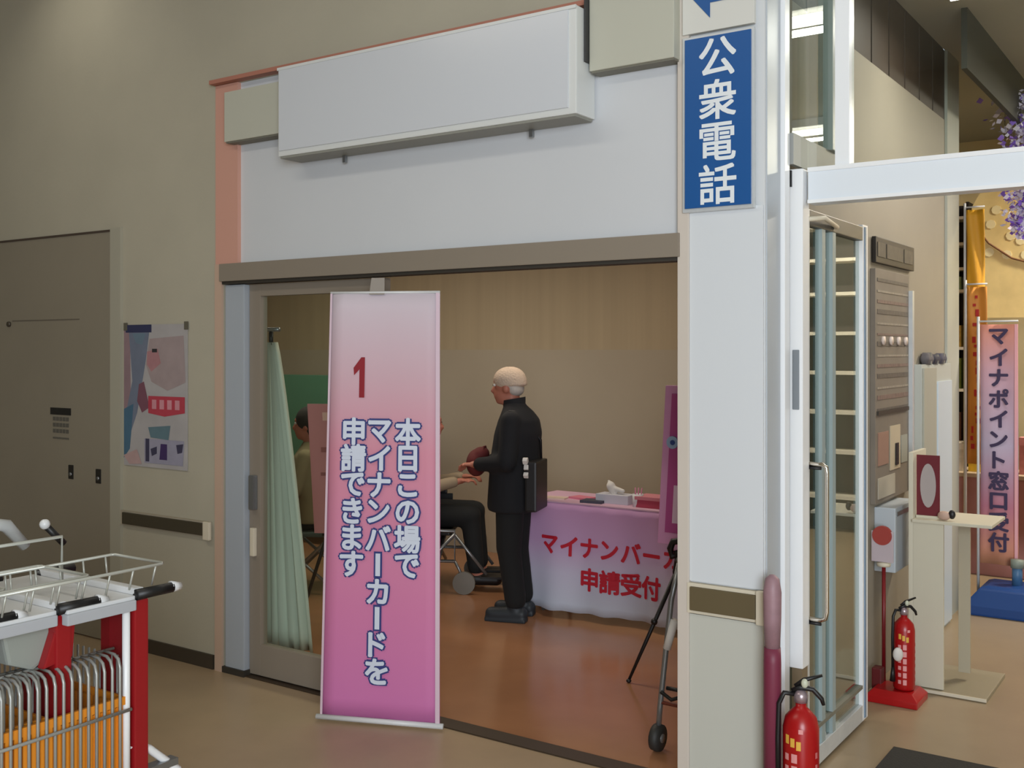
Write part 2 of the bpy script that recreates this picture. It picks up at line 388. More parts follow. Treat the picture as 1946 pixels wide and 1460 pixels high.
# ------------------------------------------------------------------ glass entrance
e = struct(MB().box(-1.30, 3.9, 3.82, 3.90, 2.157, 2.288).build('trim_13', mat('beam_alu', (226, 233, 240), .35), bevel=.003), 'silver transom beam across the glass entrance')
MB().box(-1.30, 3.9, 3.815, 3.82, 2.272, 2.288).build('top_bead', alub, e)
MB().box(-1.30, 3.9, 3.815, 3.82, 2.157, 2.170).build('bottom_bead', alub, e)
struct(MB().box(-1.362, -1.312, 3.80, 3.87, .45, 2.285).build('trim_14', alub, bevel=.004), 'bright white entrance jamb next to the pull handle')
MB().box(-1.356, -1.318, 3.81, 3.87, .0, .45).build('jamb_foot', mat('jamb_foot', (128, 112, 88), .5), bpy.data.objects['trim_14'])
MB().box(-1.35, -1.325, 3.796, 3.81, 1.40, 1.62).build('lock_plate', mat('lock_grey', (130, 136, 142), .4), bpy.data.objects['trim_14'], bevel=.003)
struct(MB().box(-1.204, -1.152, 3.83, 3.89, 2.288, 4.2).build('trim_15', alub, bevel=.003), 'bright vertical post standing on the transom beam')
wdw = struct(MB().box(-1.15, 3.9, 3.856, 3.862, 2.29, 4.2).build('window_3', G3), 'glass above the transom beam')
MB().box(-1.352, -1.204, 3.856, 3.862, 2.29, 4.2).build('pane', G3, wdw)
wd = struct(MB().box(-1.36, -1.34, 3.78, 4.35, 2.30, 2.415).build('trim_16', mat('side_beam', (150, 152, 150), .5)), 'grey side transom behind the beam')
MB().box(-1.385, -1.325, 4.19, 4.29, 2.415, 4.2).build('post', mat('post_blue', (182, 196, 200), .4), wd, bevel=.003)
MB().box(-1.355, -1.345, 3.78, 4.19, 2.415, 4.2).build('pane', G3, wd)
# open leaf
d = bpy.data.objects.new('door_3', None); COL.objects.link(d); struct(d, 'open glass entrance door leaf with a long pull handle'); d.location = (-1.35, 3.88, 0)
MB().box(-.02, .02, .0, .05, .02, 2.15).build('stile', alu, d, bevel=.002)
MB().box(-.02, .02, .735, .81, .02, 2.16).build('stile', alub, d, bevel=.003)
MB().box(-.012, .024, .755, .775, .03, 2.15).build('stile_groove', mat('groove_blue', (120, 142, 165), .4), d)
MB().box(-.02, .02, .05, .735, .02, .09).build('bottom_rail', alu, d, bevel=.003)
MB().box(-.02, .02, .05, .735, .16, .175).build('kick_bead', mat('beadgrey', (120, 118, 105), .5), d)
MB().box(-.02, .02, .05, .735, 2.09, 2.15).build('top_rail', mat('closer_dark', (84, 82, 76), .4), d, bevel=.003)
MB().box(-.004, .004, .05, .735, .09, 2.09).build('pane', G2, d)
MB().box(-.018, .018, .20, .24, .09, 2.09).build('reflection_band', mat('reflection_pale', (150, 165, 166), .4), d)  # pale outside reflections in the pane, built as solid upright bars
MB().box(-.018, .018, .33, .37, .09, 2.09).build('reflection_band', mat('reflection_pale', (0, 0, 0)), d)
h = MB().tube([(.0, .0, 1.195), (.085, .0, 1.195), (.098, .002, 1.185), (.1, .003, 1.165), (.1, .003, .65), (.095, .002, .625), (.08, .0, .618), (.0, .0, .618)], .0085, 10).build('pull_handle', chrome, d, True)
h2 = MB().tube([(.0, .0, 1.195), (-.035, .0, 1.195), (-.035, .0, .618), (.0, .0, .618)], .0075, 10).build('pull_handle', chrome, d, True)
for z in (1.195, .618):
    MB().tube([(.018, 0, z-.014), (.08, 0, z-.014)], .006).build('handle_bracket', black, h, True)
# closer arm
MB().tube([(-.0, .02, 2.11), (.06, .10, 2.12), (.03, .35, 2.11)], .009).build('closer_arm', cream, d, True)
MB().box(-1.372, -1.352, 3.79, 3.80, 2.22, 2.28).build('strike_block', black, bpy.data.objects['trim_14'])
# dark mat
tag(MB().box(-1.15, 1.0, 3.75, 4.42, 0, .012).build('door_mat', mat('dark_mat', (48, 46, 42), .95, bump=.4, bscale=200), bevel=.004), 'dark ribbed doormat on the floor of the glass entrance', 'doormat')

# soffit box in vestibule
struct(MB().box(-1.2, -1.17, 5.94, 9.6, 3.10, 3.42).build('trim_17', mat('dark_green_box', (36, 38, 30), .7)), 'dark green ceiling box running towards the sales floor')

# fluorescent fixtures
tube_m = mat('fluorescent', (255, 250, 240), .5, emit=(1, .93, .82), estr=7)
for i, (x, y, lab) in enumerate(((-.55, 5.4, 'fluorescent ceiling lamp just inside the glass entrance'), (.3, 8.2, 'fluorescent ceiling lamp over the sales floor'))):
    t = thing('ceiling_lamp', (x, y, 3.3), lab, 'lamp')
    MB().box(-.62, .62, -.1, .1, .06, .12).build('housing', white, t)
    for s_ in (-.05, .05): MB().tube([(-.6, s_, .03), (.6, s_, .03)], .016).build('tube', tube_m, t, True)

# ------------------------------------------------------------------ poster on left wall
po = thing('poster', (-5.011, Y-.004, .993), 'faded poster with blue header and red band on the taupe wall', 'poster')
PW, PH = .528, .762
MB().box(0, PW, -.004, 0, 0, PH).build('sheet', mat('poster_paper', (170, 166, 166), .6, noise=.08, nscale=6), po)
def pq(pts, m, nm='print'):
    mb = MB(); mb.v = [(x*PW, -.0045-pq.d, (1-y)*PH) for x, y in pts]; mb.f = [tuple(range(len(pts)))]; pq.d += .00012
    return mb.build(nm, m, po)
pq.d = 0
c = lambda n_, rgb: mat('print_'+n_, rgb, .6, noise=.06, nscale=14)
pq([(.0, .02), (.10, .0), (.12, .7), (.0, .95)], c('pinkgrey', (142, 118, 124)), 'print_stripe')
pq([(.08, .03), (.42, .03), (.36, .25), (.22, .62), (.0, .92), (.0, .7), (.14, .4)], c('bluegrey', (110, 118, 136)), 'print_shape')
pq([(.0, .60), (.16, .56), (.1, .88), (.0, .95)], c('blue', (70, 104, 128)), 'print_shape')
pq([(.03, .0), (.45, .0), (.45, .055), (.03, .055)], c('navy', (48, 52, 84)), 'print_header')
pq([(.14, .06), (.36, .06), (.30, .14), (.2, .13)], c('blue2', (104, 124, 140)), 'print_shape')
pq([(.42, .1), (.95, .08), (.98, .4), (.7, .46), (.45, .4), (.36, .28)], c('pale', (160, 144, 144)), 'print_shape')
pq([(.38, .19), (.55, .17), (.6, .27), (.45, .33), (.38, .28)], c('rose', (168, 122, 126)), 'print_shape')
pq([(.46, .17), (.54, .17), (.54, .195), (.46, .195)], c('dot', (48, 48, 52)), 'print_mark')
pq([(.25, .42), (.33, .40), (.42, .58), (.30, .62), (.22, .54)], c('plum', (118, 76, 90)), 'print_shape')
pq([(.40, .50), (.97, .50), (.97, .61), (.66, .64), (.40, .62)], c('redband', (178, 62, 78)), 'print_band')
for i in range(4): pq([(.46+i*.12, .525), (.53+i*.12, .525), (.53+i*.12, .59), (.46+i*.12, .59)], c('lightpink', (204, 140, 150)), 'print_mark')
pq([(.40, .72), (.75, .70), (.72, .80), (.44, .79)], c('teal', (92, 118, 128)), 'print_shape')
pq([(.34, .80), (.96, .80), (.94, .97), (.34, .97)], c('lilac', (150, 148, 166)), 'print_panel')
pq([(.60, .83), (.70, .83), (.70, .94), (.58, .94)], c('indigo', (62, 44, 92)), 'print_mark')
pq([(.44, .87), (.54, .85), (.54, .9), (.46, .92)], c('ink', (60, 58, 82)), 'print_mark')
pq([(.84, .83), (.95, .82), (.93, .88), (.86, .89)], c('ink', (0, 0, 0)), 'print_mark')
pq([(.36, .80), (.42, .80), (.42, .96), (.36, .96)], c('ink', (0, 0, 0)), 'print_mark')
pq([(.0, .93), (.22, .88), (.30, .98), (.10, .99)], c('pinkish', (178, 150, 148)), 'print_shape')
for x in (.0, .96): MB().box(x*PW, x*PW+.03, -.007, -.003, PH-.03, PH+.012).build('tape', mat('tape_dark', (96, 92, 80), .5), po)

# ------------------------------------------------------------------ pink banner
BL, BR = Vector((-3.305, 3.345, .03)), Vector((-2.80, 3.545, .03))
TL, TR = Vector((-3.262, 3.365, 1.868)), Vector((-2.822, 3.575, 1.868))
o0 = (BL+BR)/2; o0.z = 0
ban = thing('banner', tuple(o0), 'tall pink banner with blue outlined white lettering hanging in the doorway', 'banner')
NRM = (BR-BL).cross(TL-BL).normalized()
if NRM.y > 0: NRM = -NRM
def bmap(q, d_):
    u, v = q
    a = BL.lerp(BR, u); b = TL.lerp(TR, u); return tuple(a.lerp(b, v)-o0+NRM*d_)
bm_pink = gradient_mat('banner_print', [(0, (204, 118, 176)), (.25, (208, 124, 168)), (.62, (212, 142, 162)), (.8, (206, 172, 184)), (1, (206, 196, 206))], .03, 1.87)
mb = MB(); rows = []
for i in range(25):
    v = i/24; wv = .0025*math.sin(v*9)
    rows.append([bmap((u/8, v), wv+.002*math.sin(u*1.3)) for u in range(9)])
mb.rings(rows, cap=False, closed=False)
fb = mb.build('fabric', bm_pink, ban, True)
sol = fb.modifiers.new('s', 'SOLIDIFY'); sol.thickness = .002
hem = mat('hem', (214, 190, 204), .6)
MB().quad(bmap((0, 0), .004), bmap((.02, 0), .005), bmap((.02, 1), .005), bmap((0, 1), .004)).build('hem', hem, ban)
MB().quad(bmap((.965, 0), .005), bmap((1, 0), .004), bmap((1, 1), .004), bmap((.965, 1), .005)).build('hem', hem, ban)
MB().tube([bmap((-.03, -.006), .004), bmap((1.03, -.006), .004)], .012).build('bottom_bar', white, ban, True)
MB().tube([bmap((0, 1.0), .0), bmap((1, 1.0), .0)], .006).build('top_bar', white, ban, True)
MB().quad(bmap((.36, .995), .006), bmap((.50, .995), .006), bmap((.49, 1.035), -.006), bmap((.37, 1.035), -.006)).build('tape', mat('clear_tape', (150, 143, 136), .25), ban)
asp = 1.84/.50
navy = mat('outline_navy', (46, 56, 120), .6); letter = mat('letter_white', (208, 216, 232), .6)
def bcol(chars, u, v0, pitch, size):
    cs = [(u, v0-i*pitch) for i in range(len(chars))]
    for nm, m, off, dd in (('lettering_outline', navy, .10, .0065), ('lettering', letter, .034, .0085)):
        text_obj(nm, m, ban, chars, [(0, -i) for i in range(len(chars))], 1.0,
                 lambda q, d_, u=u, v0=v0: bmap((u+q[0]*size*1.84/.5*.93, v0+(q[1] + 0)*1.0*0 + (-0) + _vmap(q[1], pitch, size)), d_), dd, offset=off)
def _vmap(y, pitch, size):
    i = round(-y) if True else 0
    return -i*pitch+(y+i)*size
bcol('本日この場で', .725, .673, .0625, .067)
bcol('マイナンバーカードを', .475, .673, .0625, .067)
bcol('申請できます', .245, .673, .0625, .067)
mb = MB(); mb.v = [bmap((.305+x*.06, .80+y*.05), .0065) for x, y in ((-.35, -.95), (.45, -.95), (.45, .95), (-.1, .95), (-1.25, .45), (-1.15, .1), (-.35, .38))]; mb.f = [(0, 1, 2, 6), (6, 2, 3, 4, 5)]
mb.build('numeral', mat('deep_red', (140, 16, 34), .5), ban)

# ------------------------------------------------------------------ curtain on a stand behind the glass
cu = thing('curtain', (-4.28, 3.98, 0), 'pale green curtain gathered at its top behind the sliding door glass', 'curtain')
rows = []
for i in range(26):
    v = i/25; z = 1.66*(1-v)+.03*v
    hw = .03+.225*v**.8; cxx = -.02+.045*v
    rows.append([(cxx+hw*(2*j/40-1)+(.0), .02*math.sin(j*1.15+v)*(.25+v)+.015*math.sin(j*2.7), z+.015*math.sin(j*.9)*v) for j in range(41)])
mb = MB(); mb.rings(rows, cap=False, closed=False)
co = mb.build('cloth', mat('curtain_cloth', (204, 210, 196), .85, noise=.05, nscale=4, stretch=(6, 6, .6)), cu, True)
co.modifiers.new('s', 'SOLIDIFY').thickness = .004
MB().tube([(-.02, .0, 1.72), (-.02, 0, 1.64)], .012).build('hook', black, cu, True)
MB().tube([(-.19, .04, 1.73), (.0, .04, 1.73)], .012).tube([(-.19, .04, 0), (-.19, .04, 1.73)], .013).build('stand_pole', greyt, cu, True)
MB().lathe([(.001, 0), (.12, 0), (.12, .012), (.001, .012)], -.19, .04).build('stand_base', greyt, cu)

# green partition
gp = thing('partition', (-6.3, 6.35, 0), 'green freestanding partition by the back wall of the reception room', 'partition')
MB().box(-.72, .72, -.02, .02, .08, 1.41).build('panel', mat('partition_green', (76, 122, 98), .8), gp, bevel=.004)
for x in (-.7, .7):
    MB().box(x-.02, x+.02, -.025, .025, 0, 1.42).build('post', greyt, gp)
    MB().box(x-.02, x+.02, -.2, .2, 0, .03).build('foot', greyt, gp)

# easel with pink notice
ez = thing('easel_sign', (-4.45, 4.75, 0), 'pink information board on a black easel behind the glass', 'sign', rz=math.radians(30))
def emap(x, y, z):   # tilted board
    return (x+(1.29-z)*.09, y-(1.29-z)*.12, z)
pk = mat('notice_pink', (196, 128, 130), .6)
mb = MB(); mb.v = [emap(x, yy, z) for yy in (0, .012) for z in (.52, 1.29) for x in (-.26, .26)]
mb.f = [(0, 1, 3, 2), (4, 6, 7, 5), (0, 4, 5, 1), (2, 3, 7, 6), (0, 2, 6, 4), (1, 5, 7, 3)]
mb.build('board', pk, ez)
for i, (z0, z1, wd_) in enumerate(((1.19, 1.24, .3), (1.1, 1.14, .2), (1.0, 1.03, .34), (.86, .88, .36), (.60, .64, .16), (.66, .74, .14), (.77, .80, .14))):
    mb = MB().quad(emap(-wd_/2-.02, -.003, z0), emap(wd_/2-.02, -.003, z0), emap(wd_/2-.02, -.003, z1), emap(-wd_/2-.02, -.003, z1))
    mb.build('print_line', mat('notice_print', (222, 176, 164), .6) if i in (0, 1, 4, 6) else mat('notice_print2', (150, 84, 84), .6), ez)
MB().tube([(-.27, -.14, 0), (-.12, .03, .56), (-.03, .06, 1.3)], .011).build('leg', black, ez, True)
MB().tube([(.30, -.14, 0), (.15, .03, .56), (.05, .06, 1.3)], .011).build('leg', black, ez, True)
MB().tube([(.0, .45, 0), (.0, .07, 1.28)], .011).build('leg', black, ez, True)
MB().tube([(-.16, -.02, .50), (.19, -.02, .50)], .012).build('ledge', black, ez, True)

# ------------------------------------------------------------------ people
def hand(mb, wrist, d, side, up=(0, 0, 1), curl=.5, sc=1.0):
    """five unequal bent fingers and a thumb from the palm side"""
    w_ = Vector(wrist); d = Vector(d).normalized(); up = Vector(up); s_ = d.cross(up).normalized(); dn = s_.cross(d).normalized()*(-1)
    if dn.z > 0: dn = -dn
    palm = w_+d*.045*sc
    mb.capsule(w_, w_+d*.02*sc, .02*sc, .024*sc)
    for k in (-.5, .5): mb.capsule(w_+d*.02*sc+s_*k*.025*sc, palm+d*.03*sc+s_*k*.03*sc, .014*sc, .013*sc)
    for i, L in enumerate((.062, .072, .068, .054)):
        b = palm+d*.035*sc+s_*(-.03+.02*i)*sc
        m1 = b+(d*.8+dn*.3*curl*2).normalized()*L*.5*sc; e_ = m1+(d*.4+dn*curl*2).normalized()*L*.5*sc
        mb.capsule(b, m1, .0085*sc, .008*sc, 8); mb.capsule(m1, e_, .008*sc, .0065*sc, 8)
    tb = w_+d*.03*sc+s_*(.022*side)*sc; t1 = tb+(d*.6+s_*side*.8).normalized()*.03*sc; t2 = t1+(d+dn*.4).normalized()*.028*sc
    mb.capsule(tb, t1, .011*sc, .009*sc, 8); mb.capsule(t1, t2, .009*sc, .007*sc, 8)

def head(mb, c, r=1.0):
    x, y, z = c
    mb.ell((x-.005, y, z+.02*r), (.092*r, .074*r, .098*r)); mb.ell((x+.018*r, y, z-.04*r), (.068*r, .057*r, .072*r))
    mb.ell((x+.05*r, y, z-.085*r), (.028*r, .03*r, .024*r))          # chin
    mb.capsule((x+.078*r, y, z+.015*r), (x+.098*r, y, z-.025*r), .010*r, .015*r, 8)   # nose
    mb.ell((x+.074*r, y, z+.035*r), (.02*r, .045*r, .012*r))          # brow
    mb.ell((x+.078*r, y, z-.055*r), (.014*r, .024*r, .008*r)); mb.ell((x+.076*r, y, z-.067*r), (.013*r, .021*r, .007*r))  # lips
    for s_ in (-1, 1): mb.ell((x-.008*r, y+s_*.074*r, z-.008*r), (.02*r, .011*r, .032*r))
    mb.capsule((x-.02*r, y, z-.05*r), (x-.035*r, y, z-.16*r), .052*r, .06*r)

def face_marks(parent, c, r=1.0):
    x, y, z = c
    for s_ in (-1, 1):
        MB().ell((x+.075*r, y+s_*.03*r, z+.012*r), (.012*r, .014*r, .010*r), 12, 8).build('eye', mat('eye_white', (206, 200, 194), .3), parent, True)
        MB().ell((x+.085*r, y+s_*.031*r, z+.012*r), (.005*r, .006*r, .006*r), 10, 6).build('pupil', black, parent, True)

MX, MY = -3.612, 5.292
def standing_man():
    t = thing('person', (MX, MY, 0), 'standing person in a cream knit cap and long black coat with dark trousers', 'person', rz=math.radians(-162))
    b = MB(); hc = (.035, 0, 1.395)
    head(b, hc, .98)
    b.sections([(-.0, 0, .72, .10, .14), (0, 0, .85, .11, .15), (-.01, 0, 1.0, .1, .15), (-.02, 0, 1.15, .1, .17), (-.02, 0, 1.24, .07, .13), (-.01, 0, 1.28, .05, .07)])
    for s_ in (-1, 1):
        b.capsule((-.02, s_*.15, 1.2), (-.02, s_*.215, .96), .045, .038); b.capsule((-.02, s_*.215, .96), (.19, s_*.12, .93), .036, .025)
        hand(b, (.2, s_*.11, .93), (1, -s_*.35, 0), -s_, curl=.7)
        b.capsule((0, s_*.08, .76), (.0, s_*.08, .42), .085, .06); b.capsule((0, s_*.08, .42), (-.04, s_*.08, .08), .055, .036)
        b.capsule((-.04, s_*.08, .06), (.10, s_*.085, .035), .034, .028)
    fuse(b, 'body', skin, t, .009, 3)
    k = MB(); k.sections([(-.015, 0, .655, .165, .215), (-.012, 0, .68, .168, .215), (-.01, 0, .85, .155, .205), (-.015, 0, 1.0, .145, .20), (-.03, 0, 1.12, .14, .20), (-.035, 0, 1.2, .12, .185), (-.025, 0, 1.25, .09, .15), (-.01, 0, 1.285, .068, .09), (-.005, 0, 1.31, .06, .068)])
    for s_ in (-1, 1):
        k.capsule((-.03, s_*.165, 1.195), (-.025, s_*.225, .96), .066, .056); k.capsule((-.025, s_*.225, .96), (.17, s_*.13, .935), .054, .045)
    fuse(k, 'coat', blackc, t, .013, 5)
    MB().rings([[(-.005+.067*math.cos(q*PI/10), .075*math.sin(q*PI/10), z+.012*math.cos(q*PI/10)*-1) for q in range(20)] for z in (1.275, 1.325)], cap=False).build('collar', mat('collar_black', (24, 24, 28), .9), t, True)
    k = MB()
    for s_ in (-1, 1):
        k.capsule((-.005, s_*.08, .78), (.005, s_*.08, .43), .10, .078); k.capsule((.005, s_*.08, .43), (-.035, s_*.082, .13), .078, .066)
    fuse(k, 'trousers', mat('trouser_black', (20, 21, 22), .9), t, .013, 4)
    for s_ in (-1, 1):
        k = MB(); k.capsule((-.07, s_*.085, .045), (.11, s_*.09, .04), .045, .04); k.capsule((-.04, s_*.083, .05), (-.03, s_*.083, .10), .045, .045)
        k.box(-.11, .15, s_*.088-.04, s_*.088+.04, 0, .02)
        fuse(k, 'shoe', mat('shoe_dark', (38, 44, 50), .55), t, .008, 3)
    # knit cap
    k = MB(); k.ell((hc[0]-.012, 0, hc[2]+.045), (.102, .088, .08)); k.sections([(hc[0]-.02, 0, hc[2]+.01, .1, .086), (hc[0]-.012, 0, hc[2]+.055, .103, .088)])
    fuse(k, 'knit_cap', mat('cap_cream', (198, 176, 156), .95, bump=.5, bscale=90), t, .008, 3)
    k = MB(); k.ell((hc[0]-.05, 0, hc[2]-.012), (.05, .076, .045)); k.ell((hc[0]-.02, 0, hc[2]+.02), (.07, .083, .04)); fuse(k, 'hair', mat('hair_white', (188, 180, 172), .9), t, .008, 2)
    face_marks(t, hc, .98)
    return t
man = standing_man()
# things he carries
def on_man(x, y, z):
    a = math.radians(-162); return (MX+x*math.cos(a)-y*math.sin(a), MY+x*math.sin(a)+y*math.cos(a), z)
ph = thing('pouch', on_man(.235, .0, .90), 'dark red pouch held in the hands of the standing person', 'pouch', rz=math.radians(-162))
k = MB(); k.ell((0, 0, .03), (.06, .10, .085)); k.ell((-.03, 0, .085), (.05, .07, .045)); fuse(k, 'pouch_body', mat('maroon_cloth', (92, 26, 26), .8), ph, .01, 2)
MB().tube([(-.05, -.05, .09), (-.05, -.02, .13), (-.05, .02, .13), (-.05, .05, .09)], .006).build('handle', mat('maroon_cloth', (0, 0, 0)), ph, True)
bag = thing('shoulder_bag', on_man(-.175, .12, .68), 'flat black shoulder bag with white tags on the back of the standing person', 'bag', rz=math.radians(-162))
MB().box(-.035, .035, -.13, .13, 0, .29).build('bag_body', black, bag, bevel=.012)
MB().tube([(0, -.11, .28), (.0, -.1, .40), (.10, -.02, .57), (.16, .03, .575)], .008).build('strap', black, bag, True)
for yy, zz, r_, a_ in ((.09, .26, .024, .5), (.125, .30, .018, -.4), (.11, .215, .015, .9)):
    mb = MB(); mb.rings([[(x_, yy+.02+(u_*math.cos(a_)-v_*math.sin(a_))*r_, zz+(u_*math.sin(a_)+v_*math.cos(a_))*r_) for u_, v_ in ((-1, -.8), (.8, -1), (1.1, .5), (.2, 1.1), (-.9, .7))] for x_ in (.012, .04)]); mb.build('tag', paper, bag, bevel=.004)

def seated(name, loc, rz, label, jacket, hairc, r=1.0, lean=0):
    t = thing(name, loc, label, 'person', rz=rz)
    b = MB(); hc = (.03+lean, 0, 1.11)
    head(b, hc, .95)
    b.sections([(-.02, 0, .46, .11, .16), (-.02, 0, .6, .11, .15), (0+lean*.4, 0, .78, .1, .16), (lean*.8, 0, .9, .09, .16), (lean, 0, .97, .05, .08)])
    for s_ in (-1, 1):
        b.capsule((lean, s_*.16, .9), (.06, s_*.21, .68), .042, .036); b.capsule((.06, s_*.21, .68), (.29, s_*.13, .73), .034, .024)
        hand(b, (.30, s_*.125, .735), (1, -s_*.2, .1), -s_, curl=.5)
        b.capsule((0, s_*.09, .50), (.38, s_*.1, .50), .08, .06); b.capsule((.38, s_*.1, .50), (.42, s_*.1, .12), .055, .036); b.capsule((.42, s_*.1, .09), (.54, s_*.1, .07), .034, .028)
    fuse(b, 'body', skin, t, .010, 3)
    k = MB(); k.sections([(-.02, 0, .46, .14, .19), (-.02, 0, .6, .145, .185), (lean*.4, 0, .78, .135, .19), (lean*.8, 0, .9, .115, .185), (lean, 0, .97, .07, .1), (lean, 0, 1.0, .055, .065)])
    for s_ in (-1, 1):
        k.capsule((lean, s_*.165, .9), (.06, s_*.215, .68), .06, .052); k.capsule((.06, s_*.215, .68), (.27, s_*.135, .73), .05, .04)
    fuse(k, 'jacket', jacket, t, .014, 4)
    k = MB()
    for s_ in (-1, 1):
        k.capsule((0, s_*.09, .50), (.38, s_*.1, .50), .095, .077); k.capsule((.38, s_*.1, .50), (.42, s_*.1, .16), .075, .058)
    fuse(k, 'trousers', mat('trouser_dark', (24, 26, 26), .9), t, .014, 4)
    for s_ in (-1, 1):
        k = MB(); k.capsule((.40, s_*.1, .075), (.56, s_*.1, .07), .045, .038); fuse(k, 'shoe', black, t, .009, 2)
    k = MB(); k.ell((hc[0]-.02, 0, hc[2]+.035), (.1, .09, .095)); k.ell((hc[0]-.06, 0, hc[2]-.035), (.055, .08, .08)); fuse(k, 'hair', hairc, t, .01, 2)
    face_marks(t, hc, .95)
    return t
brown = mat('hair_brown', (44, 28, 20), .8); beige = mat('jacket_beige', (156, 140, 116), .85)
WR = math.radians(28)
seated('person', (-4.655, 5.65, 0), WR, 'brown haired person in a beige jacket seated in the wheelchair behind the banner', beige, brown, lean=.05)
seated('person', (-5.20, 5.18, 0), math.radians(-150), 'dark haired seated person in olive beige clothes partly hidden by the easel board', mat('clothes_olive', (128, 118, 88), .9), mat('hair_dark', (26, 20, 18), .8))
# folding wheelchair
wc = thing('wheelchair', (-4.655, 5.65, 0), 'black folding wheelchair with crossed grey braces by the standing person', 'wheelchair', rz=WR)
MB().box(-.2, .26, -.23, .23, .385, .415).build('seat', black, wc, bevel=.006)
MB().box(-.27, -.25, -.23, .23, .42, .85).build('backrest', black, wc, bevel=.006)
for s_ in (-1, 1):
    MB().tube([(-.36, s_*.25, .92), (-.26, s_*.25, .9), (-.26, s_*.25, .22), (.30, s_*.25, .22), (.30, s_*.25, .42), (-.26, s_*.25, .42)], .012).build('side_frame', greyt, wc, True)
    MB().box(-.25, .16, s_*.26-.02, s_*.26+.02, .60, .63).build('armrest', black, wc, bevel=.008)
    MB().box(-.22, .2, s_*.262-.004, s_*.262+.004, .3, .60).build('skirt_guard', black, wc)
    wh = MB().rings([[(-.16+R_*math.cos(a*2*PI/32), s_*.30+w_, .29+R_*math.sin(a*2*PI/32)) for a in range(32)] for R_, w_ in ((.26, -.012), (.285, -.012), (.285, .012), (.26, .012), (.26, -.012))], cap=False).build('wheel', black, wc, True)
    for a in range(8): MB().tube([(-.16, s_*.30, .29), (-.16+.26*math.cos(a*PI/4), s_*.30, .29+.26*math.sin(a*PI/4))], .003, 5).build('spoke', greyt, wh)
    cw = MB().rings([[(.36+R_*math.cos(a*2*PI/20), s_*.24+w_, .075+R_*math.sin(a*2*PI/20)) for a in range(20)] for R_, w_ in ((.02, -.016), (.075, -.014), (.075, .014), (.02, .016))]).build('castor', mat('castor_grey', (120, 116, 108), .5), wc)
    MB().tube([(.30, s_*.25, .22), (.33, s_*.24, .16), (.36, s_*.24, .075)], .01).build('castor_fork', greyt, wc, True)
    MB().tube([(.28, s_*.2, .4), (.50, s_*.17, .12)], .011).build('footrest_tube', greyt, wc, True)
    MB().box(.46, .62, s_*.11-.07, s_*.11+.07, .09, .105).build('footplate', black, wc)
MB().tube([(.15, -.25, .40), (.15, .25, .14)], .012).build('cross_brace', greyt, wc, True)
MB().tube([(.17, .25, .40), (.17, -.25, .14)], .012).build('cross_brace', greyt, wc, True)
MB().tube([(.30, -.262, .40), (.0, -.262, .08)], .012).tube([(-.1, -.262, .22), (.1, -.262, .42)], .01).build('side_brace', greyt, wc, True)
# chair of the other seated person
ch = thing('folding_chair', (-5.20, 5.18, 0), 'grey folding chair under the seated person behind the easel board', 'chair', rz=math.radians(-150))
MB().box(-.2, .22, -.21, .21, .38, .41).build('seat', mat('seat_teal', (70, 84, 80), .7), ch, bevel=.01)
MB().box(-.235, -.21, -.2, .2, .60, .84).build('backrest', mat('seat_teal', (0, 0, 0)), ch, bevel=.01)
for s_ in (-1, 1):
    MB().tube([(-.22, s_*.215, .84), (-.2, s_*.215, .4), (.22, s_*.215, 0)], .011).build('leg', greyt, ch, True)
    MB().tube([(.2, s_*.2, .38), (-.24, s_*.2, 0)], .011).build('leg', greyt, ch, True)

# ------------------------------------------------------------------ table with cloth
tb = thing('folding_table', (-2.72, 5.72, 0), 'folding table hidden under the printed reception cloth', 'table')
MB().box(-.93, .93, -.2, .2, .655, .685).build('table_top', white, tb)
for x in (-.85, .85):
    for y in (-.16, .16): MB().tube([(x, y, 0), (x, y, .66)], .013).build('leg', greyt, tb, True)
TX0, TX1, TY = -3.70, -1.74, 5.49
clothm = gradient_mat('cloth_print', [(0, (200, 210, 226)), (.35, (202, 198, 222)), (.62, (198, 162, 202)), (1, (196, 148, 188))], .04, .70)
cl = thing('tablecloth', (-2.72, 5.5, 0), 'lilac printed tablecloth with red lettering draped over the reception table', 'tablecloth')
def cmap(x, z):
    fy = .018*math.sin(x*7.3)+.012*math.sin(x*17+1); k_ = (1-z/.69)
    return (x, (TY-5.5)-.005-fy*k_*1.3-.03*k_, z)
rows = []
for i in range(15):
    z = .69-i/14*(.69-.045)
    left = (TX0+2.72)-.05*(1-z/.69)
    rows.append([cmap(left+(TX1-TX0)*j/70, z+.004*math.sin(j)) for j in range(71)])
mb = MB(); mb.rings(list(reversed(rows)), cap=False, closed=False)
mb.build('front_drape', clothm, cl, True).modifiers.new('s', 'SOLIDIFY').thickness = .003
topm = mat('cloth_top', (206, 168, 190), .7)
MB().box(TX0+2.72, TX1+2.72, TY-5.5-.006, .43, .687, .694).build('top_sheet', topm, cl)
mb = MB(); mb.rings([[(TX0+2.72-.012-.02*math.sin(j*1.1)*(1-z)-.045*(1-z/.69), -.012+j*.027, z) for j in range(17)] for z in (.045, .3, .5, .692)], cap=False, closed=False)
mb.build('side_drape', clothm, cl, True).modifiers.new('s', 'SOLIDIFY').thickness = .003
redt = mat('text_red', (190, 28, 52), .6); redo = mat('text_edge', (226, 190, 214), .6)
def ctext(chars, x0, z0, pitch, size, drop):
    cs = [(x0+i*pitch, z0-drop*i) for i in range(len(chars))]
    fn = lambda q, d_: (cmap(q[0]+2.72, q[1])[0], cmap(q[0]+2.72, q[1])[1]-.006-d_, q[1])
    text_obj('lettering', redt, cl, chars, cs, size, fn, .002, offset=.035, vertical=False)
ctext('マイナンバーカード', -3.46, .435, .137, .135, .000)
ctext('申請受付', -3.18, .25, .135, .14, .000)
